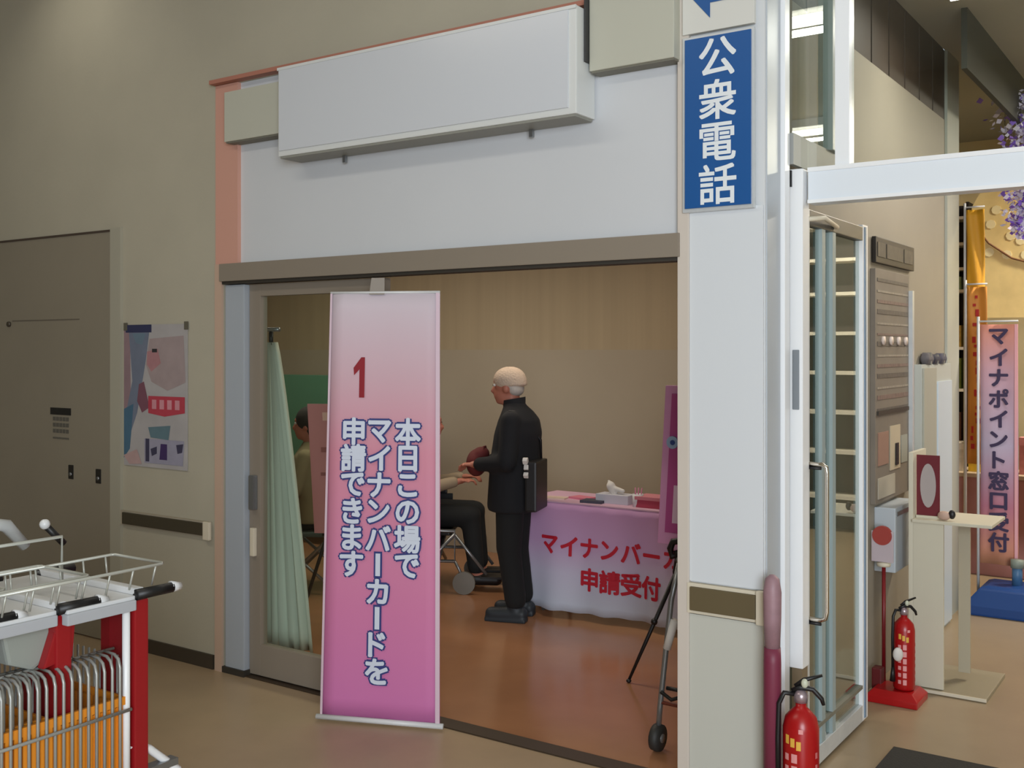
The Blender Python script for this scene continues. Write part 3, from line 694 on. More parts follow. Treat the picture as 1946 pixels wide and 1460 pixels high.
# things on the table
tsb = thing('tissue_box', (-3.10, 5.64, .694), 'white tissue box with a tissue pulled up on the reception table', 'box')
MB().box(-.11, .11, -.055, .055, 0, .055).build('carton', mat('carton_pale', (196, 196, 206), .6), tsb, bevel=.003)
k = MB(); k.capsule((-.01, 0, .05), (-.035, 0, .10), .02, .028); k.capsule((-.03, 0, .09), (.05, .0, .075), .022, .012); k.capsule((-.03, .01, .1), (-.05, .0, .13), .02, .008); fuse(k, 'tissue', paper, tsb, .006, 2)
pkb = thing('leaflet_box', (-2.72, 5.62, .694), 'rose red low box beside the tissue box on the table', 'box')
MB().box(-.2, .2, -.07, .07, 0, .06).build('carton', mat('rose_box', (176, 66, 88), .6), pkb, bevel=.003)
MB().box(-.205, .205, -.075, .075, .045, .066).build('lid', mat('rose_lid', (204, 128, 140), .6), pkb, bevel=.003)
for i, (x, y, cc, lab, rr) in enumerate(((-3.50, 5.60, (214, 190, 176), 'cream leaflet nearest the left end of the reception table', .2), (-3.36, 5.68, (208, 120, 140), 'pink leaflet lying second on the reception table', -.2), (-3.22, 5.58, (70, 70, 84), 'dark leaflet in front of the tissue box', .1), (-2.92, 5.58, (222, 220, 226), 'white cup of pens between tissue box and rose box', 0))):
    t = thing('leaflet' if i < 3 else 'cup', (x, y, .694), lab, 'leaflet' if i < 3 else 'cup', rz=rr)
    if i < 3: MB().box(-.07, .07, -.05, .05, 0, .008+.004*i).build('paper_sheets', mat('leaf%d' % i, cc, .7), t)
    else:
        MB().lathe([(.001, 0), (.03, 0), (.034, .075), (.031, .075), (.027, .006), (.001, .006)]).build('cup_body', white, t, True)
        for q in (-1, 0, 1): MB().tube([(q*.012, 0, .01), (q*.022, .01, .11)], .004, 6).build('pen', mat('pen_pink', (196, 120, 150), .5), t, True)

# pink sign on tripod
tp = thing('tripod_sign', (-2.262, 4.76, 0), 'pink vertical sign board on a black tripod at the right of the doorway', 'sign')
mg = mat('sign_magenta', (184, 82, 150), .5); lp = mat('sign_lilac', (222, 160, 206), .5)
def tilt(x, y, z): return (x+.045*(z-.64)/.79, y, z)
def tbox(x0, x1, y0, y1, z0, z1):
    mb = MB().box(x0, x1, y0, y1, z0, z1); mb.v = [tilt(*v) for v in mb.v]; return mb
tbox(-.165, .25, .09, .11, .64, 1.44).build('board', lp, tp, bevel=.004)
tbox(-.125, .21, .084, .09, .70, 1.40).build('print_panel', mg, tp)
tbox(-.085, -.01, .078, .084, .75, .94).build('print_patch', mat('patch_white', (224, 196, 222), .5), tp)
mb = MB(); mb.tube([(-.075, .082, 1.155), (-.075, .074, 1.155)], .032, 16); mb.build('print_dot', mat('patch_blue', (160, 190, 224), .5), tp)
MB().tube([(-.072, .082, 1.155), (-.072, .070, 1.155)], .013, 12).build('print_dot', mat('dot_navy', (50, 80, 150), .5), tp)
for z in (1.28, 1.04): tbox(-.07, .1, .078, .084, z, z+.04).build('print_line', lp, tp)
MB().tube([(0, .05, .50), (0, .07, 1.2)], .010).build('pole', black, tp, True)
MB().tube([(0, 0, .62), (-.035, -.01, .60), (-.045, -.01, .64), (-.03, -.01, .675), (.02, 0, .685), (.06, .0, .68)], .017, 10).build('pan_handle', black, tp, True)
MB().lathe([(.001, .48), (.03, .48), (.034, .53), (.022, .60), (.03, .63), (.001, .64)], 0, 0, 14).build('tripod_head', black, tp, True)
for a, L in (((-.18, -.188), 0), ((.06, -.10), 1), ((.2, .2), 2)):
    lg = MB().tube([(a[0]*.06, a[1]*.06, .53), (a[0]*.6, a[1]*.6, .23), (a[0], a[1], .012)], [.012, .010, .007]).build('leg', black, tp, True)
    MB().ell((a[0], a[1], .010), (.013, .013, .010), 10, 6).build('rubber_foot', black, lg, True)
    MB().ell((a[0]*.5, a[1]*.5, .29), (.017, .017, .018), 10, 6).build('lock_collar', black, lg, True)

# walking frame
wk = thing('walking_frame', (-1.93, 3.86, 0), 'grey wheeled walking frame half hidden behind the white pillar', 'walker')
for y in (0, .42):
    for x in (0, .32):
        l = MB().tube([(x, y, .06), (x+.01, y, .18), (x+.06, y, .62), (x+.09, y+.02, .78)], .0115).build('leg', greyt, wk, True)
        MB().rings([[(x+R_*math.cos(a*2*PI/20)*.45+R_*0, y+R_*math.cos(a*2*PI/20)*.9+w_*0, .055+R_*math.sin(a*2*PI/20)) if False else (x+w_+R_*.0, y+R_*math.cos(a*2*PI/20), .055+R_*math.sin(a*2*PI/20)) for a in range(20)] for R_, w_ in ((.015, -.020), (.052, -.017), (.055, 0), (.052, .017), (.015, .020))]).build('castor', mat('castor_dark', (44, 44, 42), .6), wk, True)
        MB().tube([(x-.024, y, .055), (x+.024, y, .055)], .018, 12).build('wheel_hub', greyt, l, True)
    MB().tube([(.04, y, .42), (.075, y+.0, .54)], .0165, 10).build('white_sleeve', paper, wk, True)
    MB().tube([(.01, y, .20), (.33, y, .20)], .008).build('cross_bar', mat('rust_bar', (120, 60, 44), .5), wk, True)
    MB().tube([(.02, y-.01, .245), (.07, y-.02, .225), (.12, y, .245), (.1, y, .262), (.04, y, .262)], .008).build('brake_loop', black, wk, True)
MB().tube([(.09, 0, .78), (.09, .42, .78)], .012).build('top_bar', greyt, wk, True)

# ------------------------------------------------------------------ shopping carts
def make_cart():
    t = thing('shopping_cart', (-2.6, 1.868, 0), 'shopping cart', 'cart')
    # white tray
    mb = MB(); mb.rings([[(x, y, z) for x, y in ((.03, -.21), (.03, .0), (.0, .035), (-.46, .035), (-.48, -.0), (-.48, -.21))] for z in (.905, .925)]); mb.build('tray', white, t, bevel=.005)
    MB().box(.012, .04, -.215, -.002, .885, .915).build('tray_edge', mat('edge_grey', (176, 180, 186), .4), t, bevel=.004)
    MB().tube([(.035, .0, .928), (.038, .12, .928)], [.016, .015], 10).build('grip', black, t, True)
    MB().tube([(.035, .115, .930), (.036, .15, .925)], [.017, .012], 10).build('grip_tip', white, t, True)
    MB().tube([(-.45, .0, .928), (-.45, .12, .928)], .016, 10).build('grip', black, t, True)
    MB().box(-.46, .03, .0, .03, .925, .945).build('cross_handle', white, t, bevel=.006)
    # posts
    MB().box(-.02, .03, -.002, .045, .36, .91).build('post', redd, t, bevel=.006)
    MB().box(-.47, -.42, -.002, .045, .36, .91).build('post', redd, t, bevel=.006)
    mb = MB(); mb.rings([[(-.10, -.02, .91), (-.06, -.02, .91), (-.06, .04, .91), (-.10, .04, .91)], [(-.10, -.02, .50), (-.06, -.02, .50), (-.06, .04, .50), (-.10, .04, .50)]]); mb.build('inner_post', mat('post_maroon', (120, 14, 22), .5), t)
    MB().tube([(.02, -.022, .90), (.02, -.022, .34)], .011).build('upright_tube', alub, t, True)
    MB().tube([(-.46, -.022, .90), (-.46, -.022, .34)], .011).build('upright_tube', alub, t, True)
    # orange basket side and end
    sp_ = mat('orange_plastic', (0, 0, 0))
    mb = MB().box(.018, .028, -.62, -.03, .625, .648)
    mb.box(.014, .02, -.62, -.03, .30, .62)
    for i in range(25): mb.box(.019, .027, -.615+i*.0235, -.603+i*.0235, .31, .63)
    mb.build('orange_side', sp_, t)
    mb = MB().box(-.46, .02, -.035, -.028, .625, .648)
    for i in range(18): mb.box(-.45+i*.026, -.437+i*.026, -.035, -.028, .31, .63)
    mb.build('orange_end', sp_, t)
    # wire basket above: rounded top wires
    mb = MB(); mw = mat('wire_grey', (168, 170, 166), .35, metal=.4)
    for i in range(24):
        y = -.615+i*.0245
        mb.tube([(.034, y, .32), (.034, y, .735), (.026, y, .757), (.008, y, .768), (-.04, y, .770)], .0045, 6)
    mb.build('side_wires', mw, t, True)
    mb = MB()
    for i in range(16):
        x = -.44+i*.027; mb.tube([(x, -.012, .32), (x, -.012, .75)], .0035, 6)
    mb.build('end_wires', mw, t, True)
    MB().tube([(.041, -.62, .612), (.041, -.02, .612)], .005, 8).build('rail_wire', mw, t, True)
    MB().tube([(-.04, -.62, .770), (-.04, -.02, .770)], .0045, 8).build('rail_wire', mw, t, True)
    # top wire rack
    mb = MB()
    z0, z1 = .94, 1.0
    for z, dx in ((z1, 0), ):
        mb.tube([(.03, -.40, z), (.03, .09, z), (.02, .1, z), (-.20, .1, z), (-.21, .09, z), (-.21, -.40, z)], .0045, 8)
    mb.tube([(-.23, -.40, 1.075), (-.23, -.06, 1.075), (-.23, -.06, .95)], .005, 8)
    for i in range(7): mb.tube([(.03, -.38+i*.075, z1), (.01, -.38+i*.075, z0)], .003, 6); mb.tube([(-.21, -.38+i*.075, z1), (-.2, -.38+i*.075, z0)], .003, 6)
    mb.build('top_rack', mat('rack_wire', (186, 188, 180), .35, metal=.3), t, True)
    # seat bracket (grey moulded) and red fin
    mb = MB(); mb.rings([[(-.03, -.36, .90), (-.03, -.20, .90), (-.03, -.22, .80), (-.03, -.27, .77), (-.03, -.34, .80)], [(-.10, -.36, .90), (-.10, -.20, .90), (-.10, -.22, .80), (-.10, -.27, .77), (-.10, -.34, .80)]]); mb.build('bracket', mat('bracket_grey', (150, 156, 150), .5), t, bevel=.01)
    mb = MB(); mb.rings([[(x, y, z) for y, z in ((-.215, .90), (-.165, .90), (-.175, .79), (-.26, .775))] for x in (.0, -.03)]); mb.build('red_fin', redd, t, bevel=.004)
    # lever
    MB().tube([(-.40, .0, 1.078), (-.40, .055, 1.02)], .011).build('lever', black, t, True)
    MB().tube([(-.40, -.20, 1.12), (-.40, -.13, 1.10), (-.40, -.07, 1.03)], [.014, .02, .016]).build('seat_loop', mat('loop_grey', (170, 172, 172), .4), t, True)
    MB().ell((-.40, -.008, 1.088), (.016, .016, .016), 12, 8).build('lever_knob', white, t, True)
    # lower frame and castors
    for x in (.01, -.45):
        MB().tube([(x, .0, .50), (x, .06, .47), (x, .16, .38), (x, .2, .12)], .012).build('lower_tube', alub, t, True)
        MB().box(x-.018, x+.018, .04, .15, .40, .42).build('fork_pad', greyt, t)
        MB().tube([(x, -.6, .34), (x, .17, .30)], .011).build('base_tube', alub, t, True)
        MB().tube([(x, -.6, .34), (x, -.6, .12)], .011).build('base_tube', alub, t, True)
        for y in (.2, -.6):
            MB().rings([[(x+w_, y+R_*math.cos(a*2*PI/18), .06+R_*math.sin(a*2*PI/18)) for a in range(18)] for R_, w_ in ((.015, -.017), (.06, -.014), (.06, .014), (.015, .017))]).build('castor', black, t, True)
            MB().tube([(x, y, .06), (x, y, .13)], .014).build('castor_fork', greyt, t, True)
    return t
cart = make_cart()
cart['label'] = 'nearest-to-the-door shopping cart whose white tray ends the nested row'
cart['group'] = 'nested shopping carts'
for i, lab in ((1, 'second shopping cart nested behind the end one with its black grip and red fin'), (2, 'shopping cart at the photo edge, last visible of the nested row')):
    c2 = copy_tree(cart); c2.location.y -= .225*i; c2.location.x -= .026*i; c2['label'] = lab
    for ch_ in list(c2.children):
        if ch_.name.startswith('upright_tube'): bpy.data.objects.remove(ch_)
# maroon stanchion
ms = thing('stanchion', (-1.315, 3.50, 0), 'maroon upright roll with pinkish rounded top beside the pillar', 'post')
MB().lathe([(.001, 0), (.03, 0), (.03, .55), (.028, .60), (.001, .60)]).build('sleeve', mat('maroon', (118, 44, 68), .5), ms, True)
MB().lathe([(.001, .60), (.026, .60), (.030, .70), (.031, .79), (.024, .835), (.010, .848), (.001, .85)]).build('top_wrap', mat('dusty_pink', (150, 118, 126), .5, noise=.12, nscale=20), ms, True)

# ------------------------------------------------------------------ fire extinguishers
ylab = mat('label_yellow', (224, 176, 72), .5); lred = mat('label_pink', (222, 150, 150), .5)
def extinguisher(loc, label, rz, s=1.0):
    t = thing('fire_extinguisher', loc, label, 'extinguisher', rz=rz, group=None)
    t.scale = (s, s, s)
    MB().lathe([(.001, 0), (.054, 0), (.06, .012), (.06, .34), (.052, .375), (.03, .40), (.018, .41), (.018, .425), (.001, .425)], 0, 0, 32).build('cylinder', red, t, True)
    MB().lathe([(.001, .425), (.022, .425), (.024, .45), (.014, .465), (.001, .466)], 0, 0, 16).build('valve', mat('valve_metal', (176, 160, 168), .3, metal=.6), t, True)
    MB().tube([(-.03, 0, .462), (.0, 0, .475), (.04, 0, .47), (.068, 0, .44), (.074, 0, .42)], [.007, .010, .009, .008, .006]).build('carry_handle', black, t, True)
    MB().tube([(-.02, 0, .478), (.01, 0, .50), (.07, 0, .52)], [.006, .008, .005]).build('squeeze_lever', black, t, True)
    MB().ell((.012, -.012, .492), (.012, .01, .016), 12, 8).build('gauge', mat('gauge', (196, 200, 180), .4), t, True)
    MB().tube([(-.018, 0, .45), (-.055, -.01, .455), (-.072, -.015, .42), (-.076, -.015, .30), (-.074, -.015, .12)], .0085).build('hose', black, t, True)
    MB().tube([(-.074, -.015, .13), (-.076, -.015, .05)], [.009, .016]).build('nozzle', black, t, True)
    # curved labels
    def cur(a0, a1, z0, z1, m, nm):
        mb = MB(); n_ = 10
        mb.rings([[(.0612*math.cos(a0+(a1-a0)*j/n_), .0612*math.sin(a0+(a1-a0)*j/n_), z) for j in range(n_+1)] for z in (z0, z1)], cap=False, closed=False)
        return mb.build(nm, m, t, True)
    a = -PI/2
    for j in range(3): cur(a-.95+j*.34, a-.70+j*.34, .295-.008*j, .325-.008*j, ylab, 'yellow_mark')
    cur(a-.15, a+.1, .335, .35, lred, 'pale_mark')
    for j in range(6): cur(a-.55, a-.22, .235-j*.04, .265-j*.04, lred, 'pale_mark')
    for j in range(6): cur(a-1.0, a-.72, .24-j*.04, .262-j*.04, lred, 'pale_mark')
    for j in range(6): cur(a+.85, a+1.05, .25-j*.04, .27-j*.04, mat('label_brick', (200, 110, 110), .5), 'pale_mark')
    return t
extinguisher((-1.222, 3.52, 0), 'red fire extinguisher with black hose beside the white pillar', math.radians(20))
st = thing('extinguisher_stand', (-1.30, 5.05, 0), 'red floor stand with a thin pole and pale plate holding the far extinguisher', 'stand')
mb = MB(); mb.rings([[(sx_*.115*s__, sy_*.10*s__, z) for sx_, sy_ in ((-1, -1), (1, -1), (1, 1), (-1, 1))] for s__, z in ((1, 0), (1, .03), (.75, .06))]); mb.build('base', red, st, bevel=.006)
MB().box(-.115, -.07, .0, .06, .02, .13).build('rear_block', mat('dark_red', (92, 14, 18), .5), st, bevel=.006)
MB().tube([(-.075, .06, .05), (-.075, .06, .60)], .009).build('pole', mat('pole_red', (120, 16, 24), .4), st, True)
MB().lathe([(.001, .60), (.03, .60), (.032, .615), (.001, .62)], -.075, .06).build('pole_cap', cream, st, True)
MB().box(-.13, -.03, .05, .062, .62, .765).build('sign_plate', mat('plate_pale', (190, 176, 182), .5), st, bevel=.003)
mb = MB(); mb.rings([[(-.08+.045*math.cos(a*PI/12), y_, .745+.045*math.sin(a*PI/12)) for a in range(24)] for y_ in (.045, .066)]); mb.build('sign_disc', mat('disc_red', (160, 62, 54), .5), st)
ex2 = extinguisher((-1.265, 5.04, .062), 'red fire extinguisher standing on the red floor stand', math.radians(40), .80)
MB().ell((-.058, -.045, .21), (.03, .022, .04), 16, 10).build('white_tag', paper, ex2, True)

# ------------------------------------------------------------------ writing stand
wm = mat('stand_cream', (206, 200, 180), .5)
ds = thing('writing_stand', (-1.297, 5.25, 0), 'cream writing stand with a thin table top and upright side board', 'desk')
MB().box(.0, .02, -.0, .26, .0, 1.13).build('side_board', mat('stand_side', (214, 208, 188), .5), ds, bevel=.002)
MB().box(.02, .158, .0, .018, .02, .80).build('front_board', wm, ds, bevel=.002)
MB().box(.02, .372, -.02, .32, .80, .815).build('table_top', wm, ds, bevel=.003)
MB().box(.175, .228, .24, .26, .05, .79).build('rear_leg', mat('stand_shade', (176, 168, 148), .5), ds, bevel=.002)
MB().box(-.0, .35, -.02, .45, .0, .018).build('foot_plate', mat('foot_olive', (150, 140, 116), .5), ds, bevel=.003)
MB().box(-.0, .35, -.025, -.018, .004, .018).build('foot_edge', cream, ds)
sc = thing('framed_card', (-1.272, 5.30, .816), 'dark red card with a pale oval standing on the writing stand', 'card')
MB().box(.0, .105, .0, .008, .0, .30).build('card', mat('card_maroon', (104, 18, 32), .5), sc)
mb = MB(); mb.v = [(.053+.036*math.cos(a*PI/14), -.002, .155+.105*math.sin(a*PI/14)) for a in range(28)]; mb.f = [tuple(range(28))]; mb.build('oval_print', mat('oval_grey', (170, 160, 158), .6), sc)
MB().box(.0, .115, -.01, .05, -.0005, .012).build('foot', wm, sc)
ck = thing('small_ornament', (-1.14, 5.27, .816), 'small beige and black ornament at the foot of the dark red card', 'ornament')
MB().ell((0, 0, .022), (.03, .02, .022), 12, 8).build('ornament_body', mat('orn', (190, 160, 144), .6), ck, True); MB().ell((.035, 0, .03), (.016, .014, .022), 12, 8).build('black_end', black, ck, True)

# ------------------------------------------------------------------ notice board and wall things
XW = -1.45
hs = thing('header_sign', (XW+.012, 5.52, 2.04), 'long dark wooden header sign above the notice board', 'sign')
MB().box(-.008, .012, -.355, .37, 0, .125).build('sign_board', mat('dark_wood', (30, 24, 18), .5), hs, bevel=.003)
for y0, y1 in ((-.33, -.20), (-.17, .13), (.16, .33)):
    MB().box(.012, .015, y0, y1, .03, .10).build('print_patch', mat('faded_print', (84, 76, 62), .6, noise=.2, nscale=30), hs)
nb = thing('notice_board', (XW+.005, 5.47, .88), 'tall grey-brown framed notice board with rows of faded print', 'board')
MB().box(-.005, .02, -.32, .31, .0, 1.13).build('board_face', mat('board_grey', (124, 115, 104), .6, noise=.08, nscale=7), nb, bevel=.002)
MB().box(-.005, .04, .30, .335, -.0, 1.05).build('frame_edge', alu, nb)
for i in range(13):
    z = 1.07-i*.052
    MB().box(.02, .0225, -.29, .28, z, z+random.choice((.01, .016, .022))).build('print_line', mat('line_%d' % (i % 3), ((96, 88, 80), (144, 135, 122), (120, 100, 92))[i % 3], .6, noise=.2, nscale=40), nb)
for i in range(4): MB().tube([(.02, -.2+i*.14, .785), (.032, -.2+i*.14, .785)], .022, 12).build('pin_dot', mat('dot_pale', (216, 200, 190), .5), nb, True)
MB().box(.02, .03, -.3, .27, .425, .445).build('dark_strip', mat('strip_dk', (60, 54, 46), .5), nb)
for i, (y0, y1, z0, z1, cc) in enumerate(((-.28, -.1, .18, .34, (150, 116, 100)), (-.07, .12, .14, .36, (186, 172, 148)), (.14, .26, .16, .3, (150, 150, 140)), (-.28, .02, .02, .12, (176, 168, 152)))):
    MB().box(.02, .024, y0, y1, z0, z1).build('pinned_sheet', mat('sheet_%d' % i, cc, .7), nb)
MB().box(.025, .03, .02, .07, .16, .27).build('dark_figure_print', black, nb)
wb = thing('white_box', (XW+.01, 5.50, .55), 'pale blue grey wall box under the notice board', 'box')
MB().box(-.01, .09, -.28, .12, 0, .31).build('box_body', mat('pale_box', (186, 194, 200), .5), wb, bevel=.006)
MB().box(.09, .095, -.26, .10, .27, .29).build('lid_seam', greyt, wb)
cb = thing('wall_cabinet', (XW, 6.33, 0), 'tall pale cabinet with two doors against the wall behind the writing stand', 'cabinet')
MB().box(.0, .04, -.34, .36, 0, 1.54).build('body', mat('cab', (182, 186, 180), .5), cb, bevel=.003)
MB().box(.04, .05, -.33, -.04, .02, 1.52).build('door', mat('cab_door', (168, 168, 156), .5), cb, bevel=.002)
MB().box(.04, .05, .0, .35, .02, 1.44).build('door', mat('cab_door2', (196, 208, 218), .4), cb, bevel=.002)
for q, (yy, cc, lab, hh) in enumerate(((-.18, (96, 92, 96), 'dark grey bundle nearest the notice board on the pale cabinet', .09), (-.02, (62, 60, 72), 'navy bundle in the middle of the cabinet top', .075), (.14, (80, 78, 92), 'slate bundle at the far end of the cabinet top', .085))):
    t = thing('bundle', (XW+.03, 6.33+yy, 1.54), lab, 'bundle')
    k = MB(); k.capsule((0, -.05, .03), (0, .05, .03), .028, .026); k.box(-.02, .02, -.06, .06, 0, hh*.7); fuse(k, 'wrap', mat('bundle_%d' % q, cc, .9), t, .008, 2)
    MB().box(-.023, .023, -.008, .008, 0, hh*.72).build('band', mat('band_pale', (130, 128, 120), .7), t)

# ------------------------------------------------------------------ sales floor display
def nobori(loc, w_, z0, z1, m, tm, text, label, size, poleside=-1, rz=0, edge=None, v0=None):
    t = thing('banner_flag', (loc[0], loc[1], 0), label, 'banner', rz=rz)
    rows = [[(-w_/2+w_*j/8, .012*math.sin(j*.9+i*.3), z0+(z1-z0)*i/14) for j in range(9)] for i in range(15)]
    mb = MB(); mb.rings(rows, cap=False, closed=False); mb.build('fabric', m, t, True).modifiers.new('s', 'SOLIDIFY').thickness = .002
    MB().tube([(poleside*(w_/2+.012), .0, .0), (poleside*(w_/2+.012), .0, z1+.05)], .009, 8).build('pole', white, t, True)
    MB().tube([(poleside*(w_/2+.012), .0, z1+.02), (-poleside*w_/2, .0, z1+.02)], .006, 8).build('cross_arm', white, t, True)
    if edge:
        MB().box(w_/2-.018, w_/2, -.018, -.013, z0, z1).build('edge_print', edge, t)
    if text:
        n_ = len(text); p_ = (z1-z0)*.94/n_
        text_obj('lettering', tm, t, text, [(0, z1-p_*(i+.6)) for i in range(n_)], size, lambda q, d_: (q[0], -.0165-d_, q[1]), .001, offset=.035)
    return t
pinkf = gradient_mat('flag_pink', [(0, (214, 150, 110)), (.25, (186, 120, 140)), (.5, (190, 176, 200)), (.8, (206, 164, 180)), (1, (224, 150, 130))], .25, 1.78)
nobori((-1.235, 7.22), .22, .27, 1.78, pinkf, mat('ink_violet', (54, 40, 78), .6), 'マイナポイント窓口受付', 'pale pink banner flag with violet lettering on the blue base', .125, -1, edge=mat('edge_pink', (232, 170, 180), .6))
bs = thing('flag_base', (-1.085, 7.12, 0), 'blue weighted plastic base of the banner flags', 'base')
mb = MB(); mb.rings([[(sx_*a_, sy_*b_, z) for sx_, sy_ in ((-1, -1), (1, -1), (1, 1), (-1, 1))] for a_, b_, z in ((.30, .2, 0), (.30, .2, .06), (.22, .15, .16), (.18, .12, .175))]); mb.build('tank', mat('base_blue', (24, 66, 130), .4), bs, bevel=.012)
MB().tube([(-.03, 0, .17), (-.03, 0, .30)], .03, 14).build('socket', mat('socket_blue', (70, 110, 150), .4), bs, True)
MB().tube([(-.03, 0, .28), (-.03, 0, .33)], .038, 14).build('socket_cap', mat('cap_grey', (130, 140, 132), .5), bs, True)
nobori((-.97, 7.45), .30, .36, 1.62, mat('flag_red', (176, 22, 34), .6), paper, '', 'crimson banner flag beside the pale pink one', .2, 1)
nobori((-1.50, 7.95), .13, .82, 2.06, mat('flag_amber', (222, 150, 62), .6), mat('ink_red', (190, 40, 36), .6), '', 'narrow amber banner flag with red lettering', .11, -1)
nobori((-1.54, 8.1), .12, 2.0, 2.62, mat('flag_yellow', (226, 166, 40), .6), None, '', 'yellow banner flag above the amber one', .1, -1)
# worn print marks on the two unreadable flags
rf = random.Random(11)
for nm, xw, z0, z1, m_ in (('banner_flag.001', .10, .5, 1.5, paper), ('banner_flag.002', .045, .9, 2.0, mat('ink_red', (0, 0, 0)))):
    fo = bpy.data.objects[nm]; z = z1
    while z > z0:
        h_ = rf.uniform(.015, .05); a_ = rf.uniform(-xw, 0); b_ = a_+rf.uniform(.3, 1)*xw
        MB().box(a_, b_, -.018, -.0165, z-h_, z).build('print_mark', m_, fo); z -= h_+rf.uniform(.01, .05)
# display shelf
sh = thing('display_rack', (-1.92, 8.75, 0), 'dark display rack with pale shelves behind the corner post', 'shelf')
MB().box(-.25, .22, .10, .12, .0, 2.75).build('back_panel', mat('rack_dark', (40, 30, 26), .7), sh)
for s_ in (-.25, .21): MB().box(s_, s_+.02, -.12, .12, 0, 2.75).build('side', mat('rack_dark', (0, 0, 0)), sh)
for z in (.5, .9, 1.3, 1.62, 2.06, 2.23, 2.42, 2.62): MB().box(-.23, .21, -.12, .10, z, z+.022).build('shelf', mat('rack_shelf', (222, 214, 196), .5), sh)
s2r = thing('display_rack', (.55, 9.45, 0), 'unseen wide dark rack added at the far cream wall for door glass reflections', 'shelf')  # out of view, added for the shelf lines mirrored in the leaf glass
MB().box(-1.3, 1.6, .14, .16, 0, 2.75).build('back_panel', mat('rack_dark', (0, 0, 0)), s2r)
for x in (-1.3, -.6, .1, .85, 1.6): MB().box(x-.02, x+.02, -.12, .14, 0, 2.75).build('side', mat('rack_dark', (0, 0, 0)), s2r)
for z in (.3, .7, 1.05, 1.4, 1.75, 2.1, 2.4, 2.7): MB().box(-1.28, 1.58, -.12, .14, z, z+.03).build('shelf', mat('rack_shelf', (0, 0, 0)), s2r)
pal = {'olive green': (110, 124, 40), 'yellow': (214, 180, 60), 'pale green': (150, 170, 120), 'brown': (96, 60, 40), 'cream': (206, 180, 150), 'golden': (196, 160, 70), 'pink': (200, 140, 140), 'lemon': (220, 190, 80)}
pos_names = {1.642: 'eye level', 1.322: 'second', .922: 'third', .522: 'lowest', 2.082: 'upper'}
i = 0
seq = ['olive green', 'yellow', 'pale green', 'brown', 'cream', 'golden', 'pink', 'lemon']
for z in (2.082-.0, 1.642, 1.322, .922, .522):
    for x in (-.12, .0, .12):
        cn = seq[i % 8]; i += 1; hh = .10 if z > 2 else random.uniform(.16, .25)
        t = thing('package', (-1.92+x, 8.70, z), '%s package %s on the %s shelf of the dark rack' % (cn, {-.12: 'at the left', .0: 'in the middle', .12: 'at the right'}[x], pos_names[z]), 'package', group='packages on the dark display rack')
        MB().box(-.05, .05, -.04, .04, 0, hh).build('carton', mat('pk_'+cn, pal[cn], .6, noise=.25, nscale=25), t, bevel=.004)
        MB().box(-.035, .035, -.042, -.04, hh*.35, hh*.7).build('pack_label', mat('pk_lab', (222, 206, 170), .6, noise=.2, nscale=60), t)
# cream hanging board
hbz = thing('hanging_board', (-1.08, 8.6, 0), 'large cream patterned board with rounded top hanging over the sales floor', 'board')
pts = [(-.58, 1.86), (.9, 1.86), (.9, 2.95), (-.40, 2.90), (-.50, 2.84), (-.58, 2.70)]
mb = MB(); mb.rings([[(x, y, z) for x, z in pts] for y in (-.01, .01)]); mb.build('board_face', mat('cream_board', (228, 204, 140), .6, noise=.08, nscale=8), hbz)
MB().tube([(-.56, -.02, 2.56), (-.46, -.02, 2.42), (-.3, -.02, 2.30), (.0, -.02, 2.2), (.4, -.02, 2.17)], .008, 6).build('brown_cord', mat('cord', (120, 82, 50), .6), hbz, True)
for k_ in range(7):
    x, z = random.uniform(-.5, -.2), random.uniform(2.3, 2.75)
    MB().tube([(x, -.011, z), (x, -.014, z)], .035, 8).build('flower_print', mat('flower_pale', (240, 226, 176), .6), hbz)
for x in (-.35, .6): MB().tube([(x, 0, 2.88), (x, 0, 3.42)], .003, 5).build('wire', greyt, hbz)
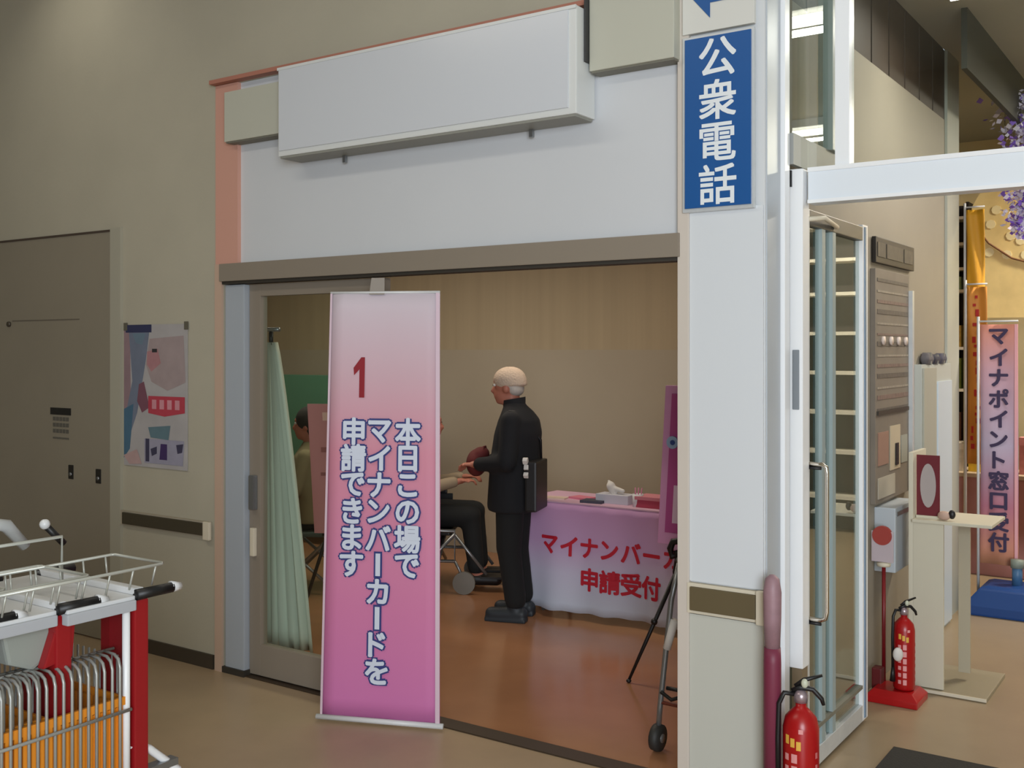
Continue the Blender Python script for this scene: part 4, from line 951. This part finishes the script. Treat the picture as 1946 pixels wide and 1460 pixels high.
# purple blossom garlands
def blossom(loc, label, seed, n_=420, H=.75, W=.16):
    rnd = random.Random(seed); v = []; f_ = []; mb = MB(); mb2 = MB()
    for q in range(n_):
        z = -H*rnd.random()**.8; ww = W*(1-.55*(-z/H)); x = rnd.gauss(0, ww*.6); y = rnd.gauss(0, ww*.5); r_ = rnd.uniform(.010, .020)
        a = Vector((rnd.gauss(0, 1), rnd.gauss(0, 1), rnd.gauss(0, 1))).normalized(); u = a.orthogonal().normalized()*r_; w2 = a.cross(u)
        cpt = Vector((x, y, z)); (mb if q % 3 else mb2).quad(cpt-u-w2*.6, cpt+u-w2*.6, cpt+u*.8+w2, cpt-u*.8+w2)
    t = thing('garland', loc, label, 'garland')
    a = mb.build('petals', mat('petal_white', (240, 232, 252), .6), t); a['kind'] = 'stuff'
    b_ = mb2.build('petals', mat('petal_violet', (150, 110, 226), .6), t); b_['kind'] = 'stuff'
    MB().tube([(0, 0, -H*.9), (0, 0, 0.02)], .004, 6).build('stem', mat('stem_green', (90, 96, 70), .7), t)
blossom((-1.13, 7.6, 3.30), 'pale violet blossom garland hanging from the dark ceiling box', 3, 1700, .95, .16)
blossom((-.95, 7.5, 2.95), 'second violet blossom garland at the photo edge', 5, 1500, .6, .15)
MB().tube([(0, 0, 0), (0, 0, .47)], .003, 5).build('hanging_wire', greyt, bpy.data.objects['garland.001'])
# counter with goods below the board
ct = thing('display_counter', (-1.35, 8.35, 0), 'low pinkish display counter behind the banner flags', 'counter')
MB().box(-.42, .9, -.15, .25, 0, .70).build('counter_body', mat('counter_pink', (170, 120, 116), .6, noise=.1, nscale=4), ct, bevel=.006)
MB().box(-.44, .92, -.17, .27, .70, .73).build('counter_top', mat('counter_top', (196, 176, 150), .5), ct, bevel=.004)
for i, (x, cn, cc, hh) in enumerate(((-1.72, 'pale', (206, 200, 190), .20), (-1.56, 'lemon yellow', (224, 188, 50), .28), (-1.40, 'brick red', (176, 60, 50), .22), (-1.22, 'rosy', (196, 130, 130), .26), (-1.02, 'gold', (206, 160, 70), .3))):
    t = thing('gift_box', (x, 8.33, .73), '%s gift box standing on the low display counter' % cn, 'box', group='gift boxes on the display counter')
    MB().box(-.065, .065, -.05, .05, 0, hh).build('carton', mat('gift_%d' % i, cc, .6, noise=.15, nscale=20), t, bevel=.004)
    MB().box(-.067, .067, -.052, .052, hh*.8, hh+.004).build('lid', mat('giftlid_%d' % i, tuple(min(255, q+18) for q in cc), .6), t)
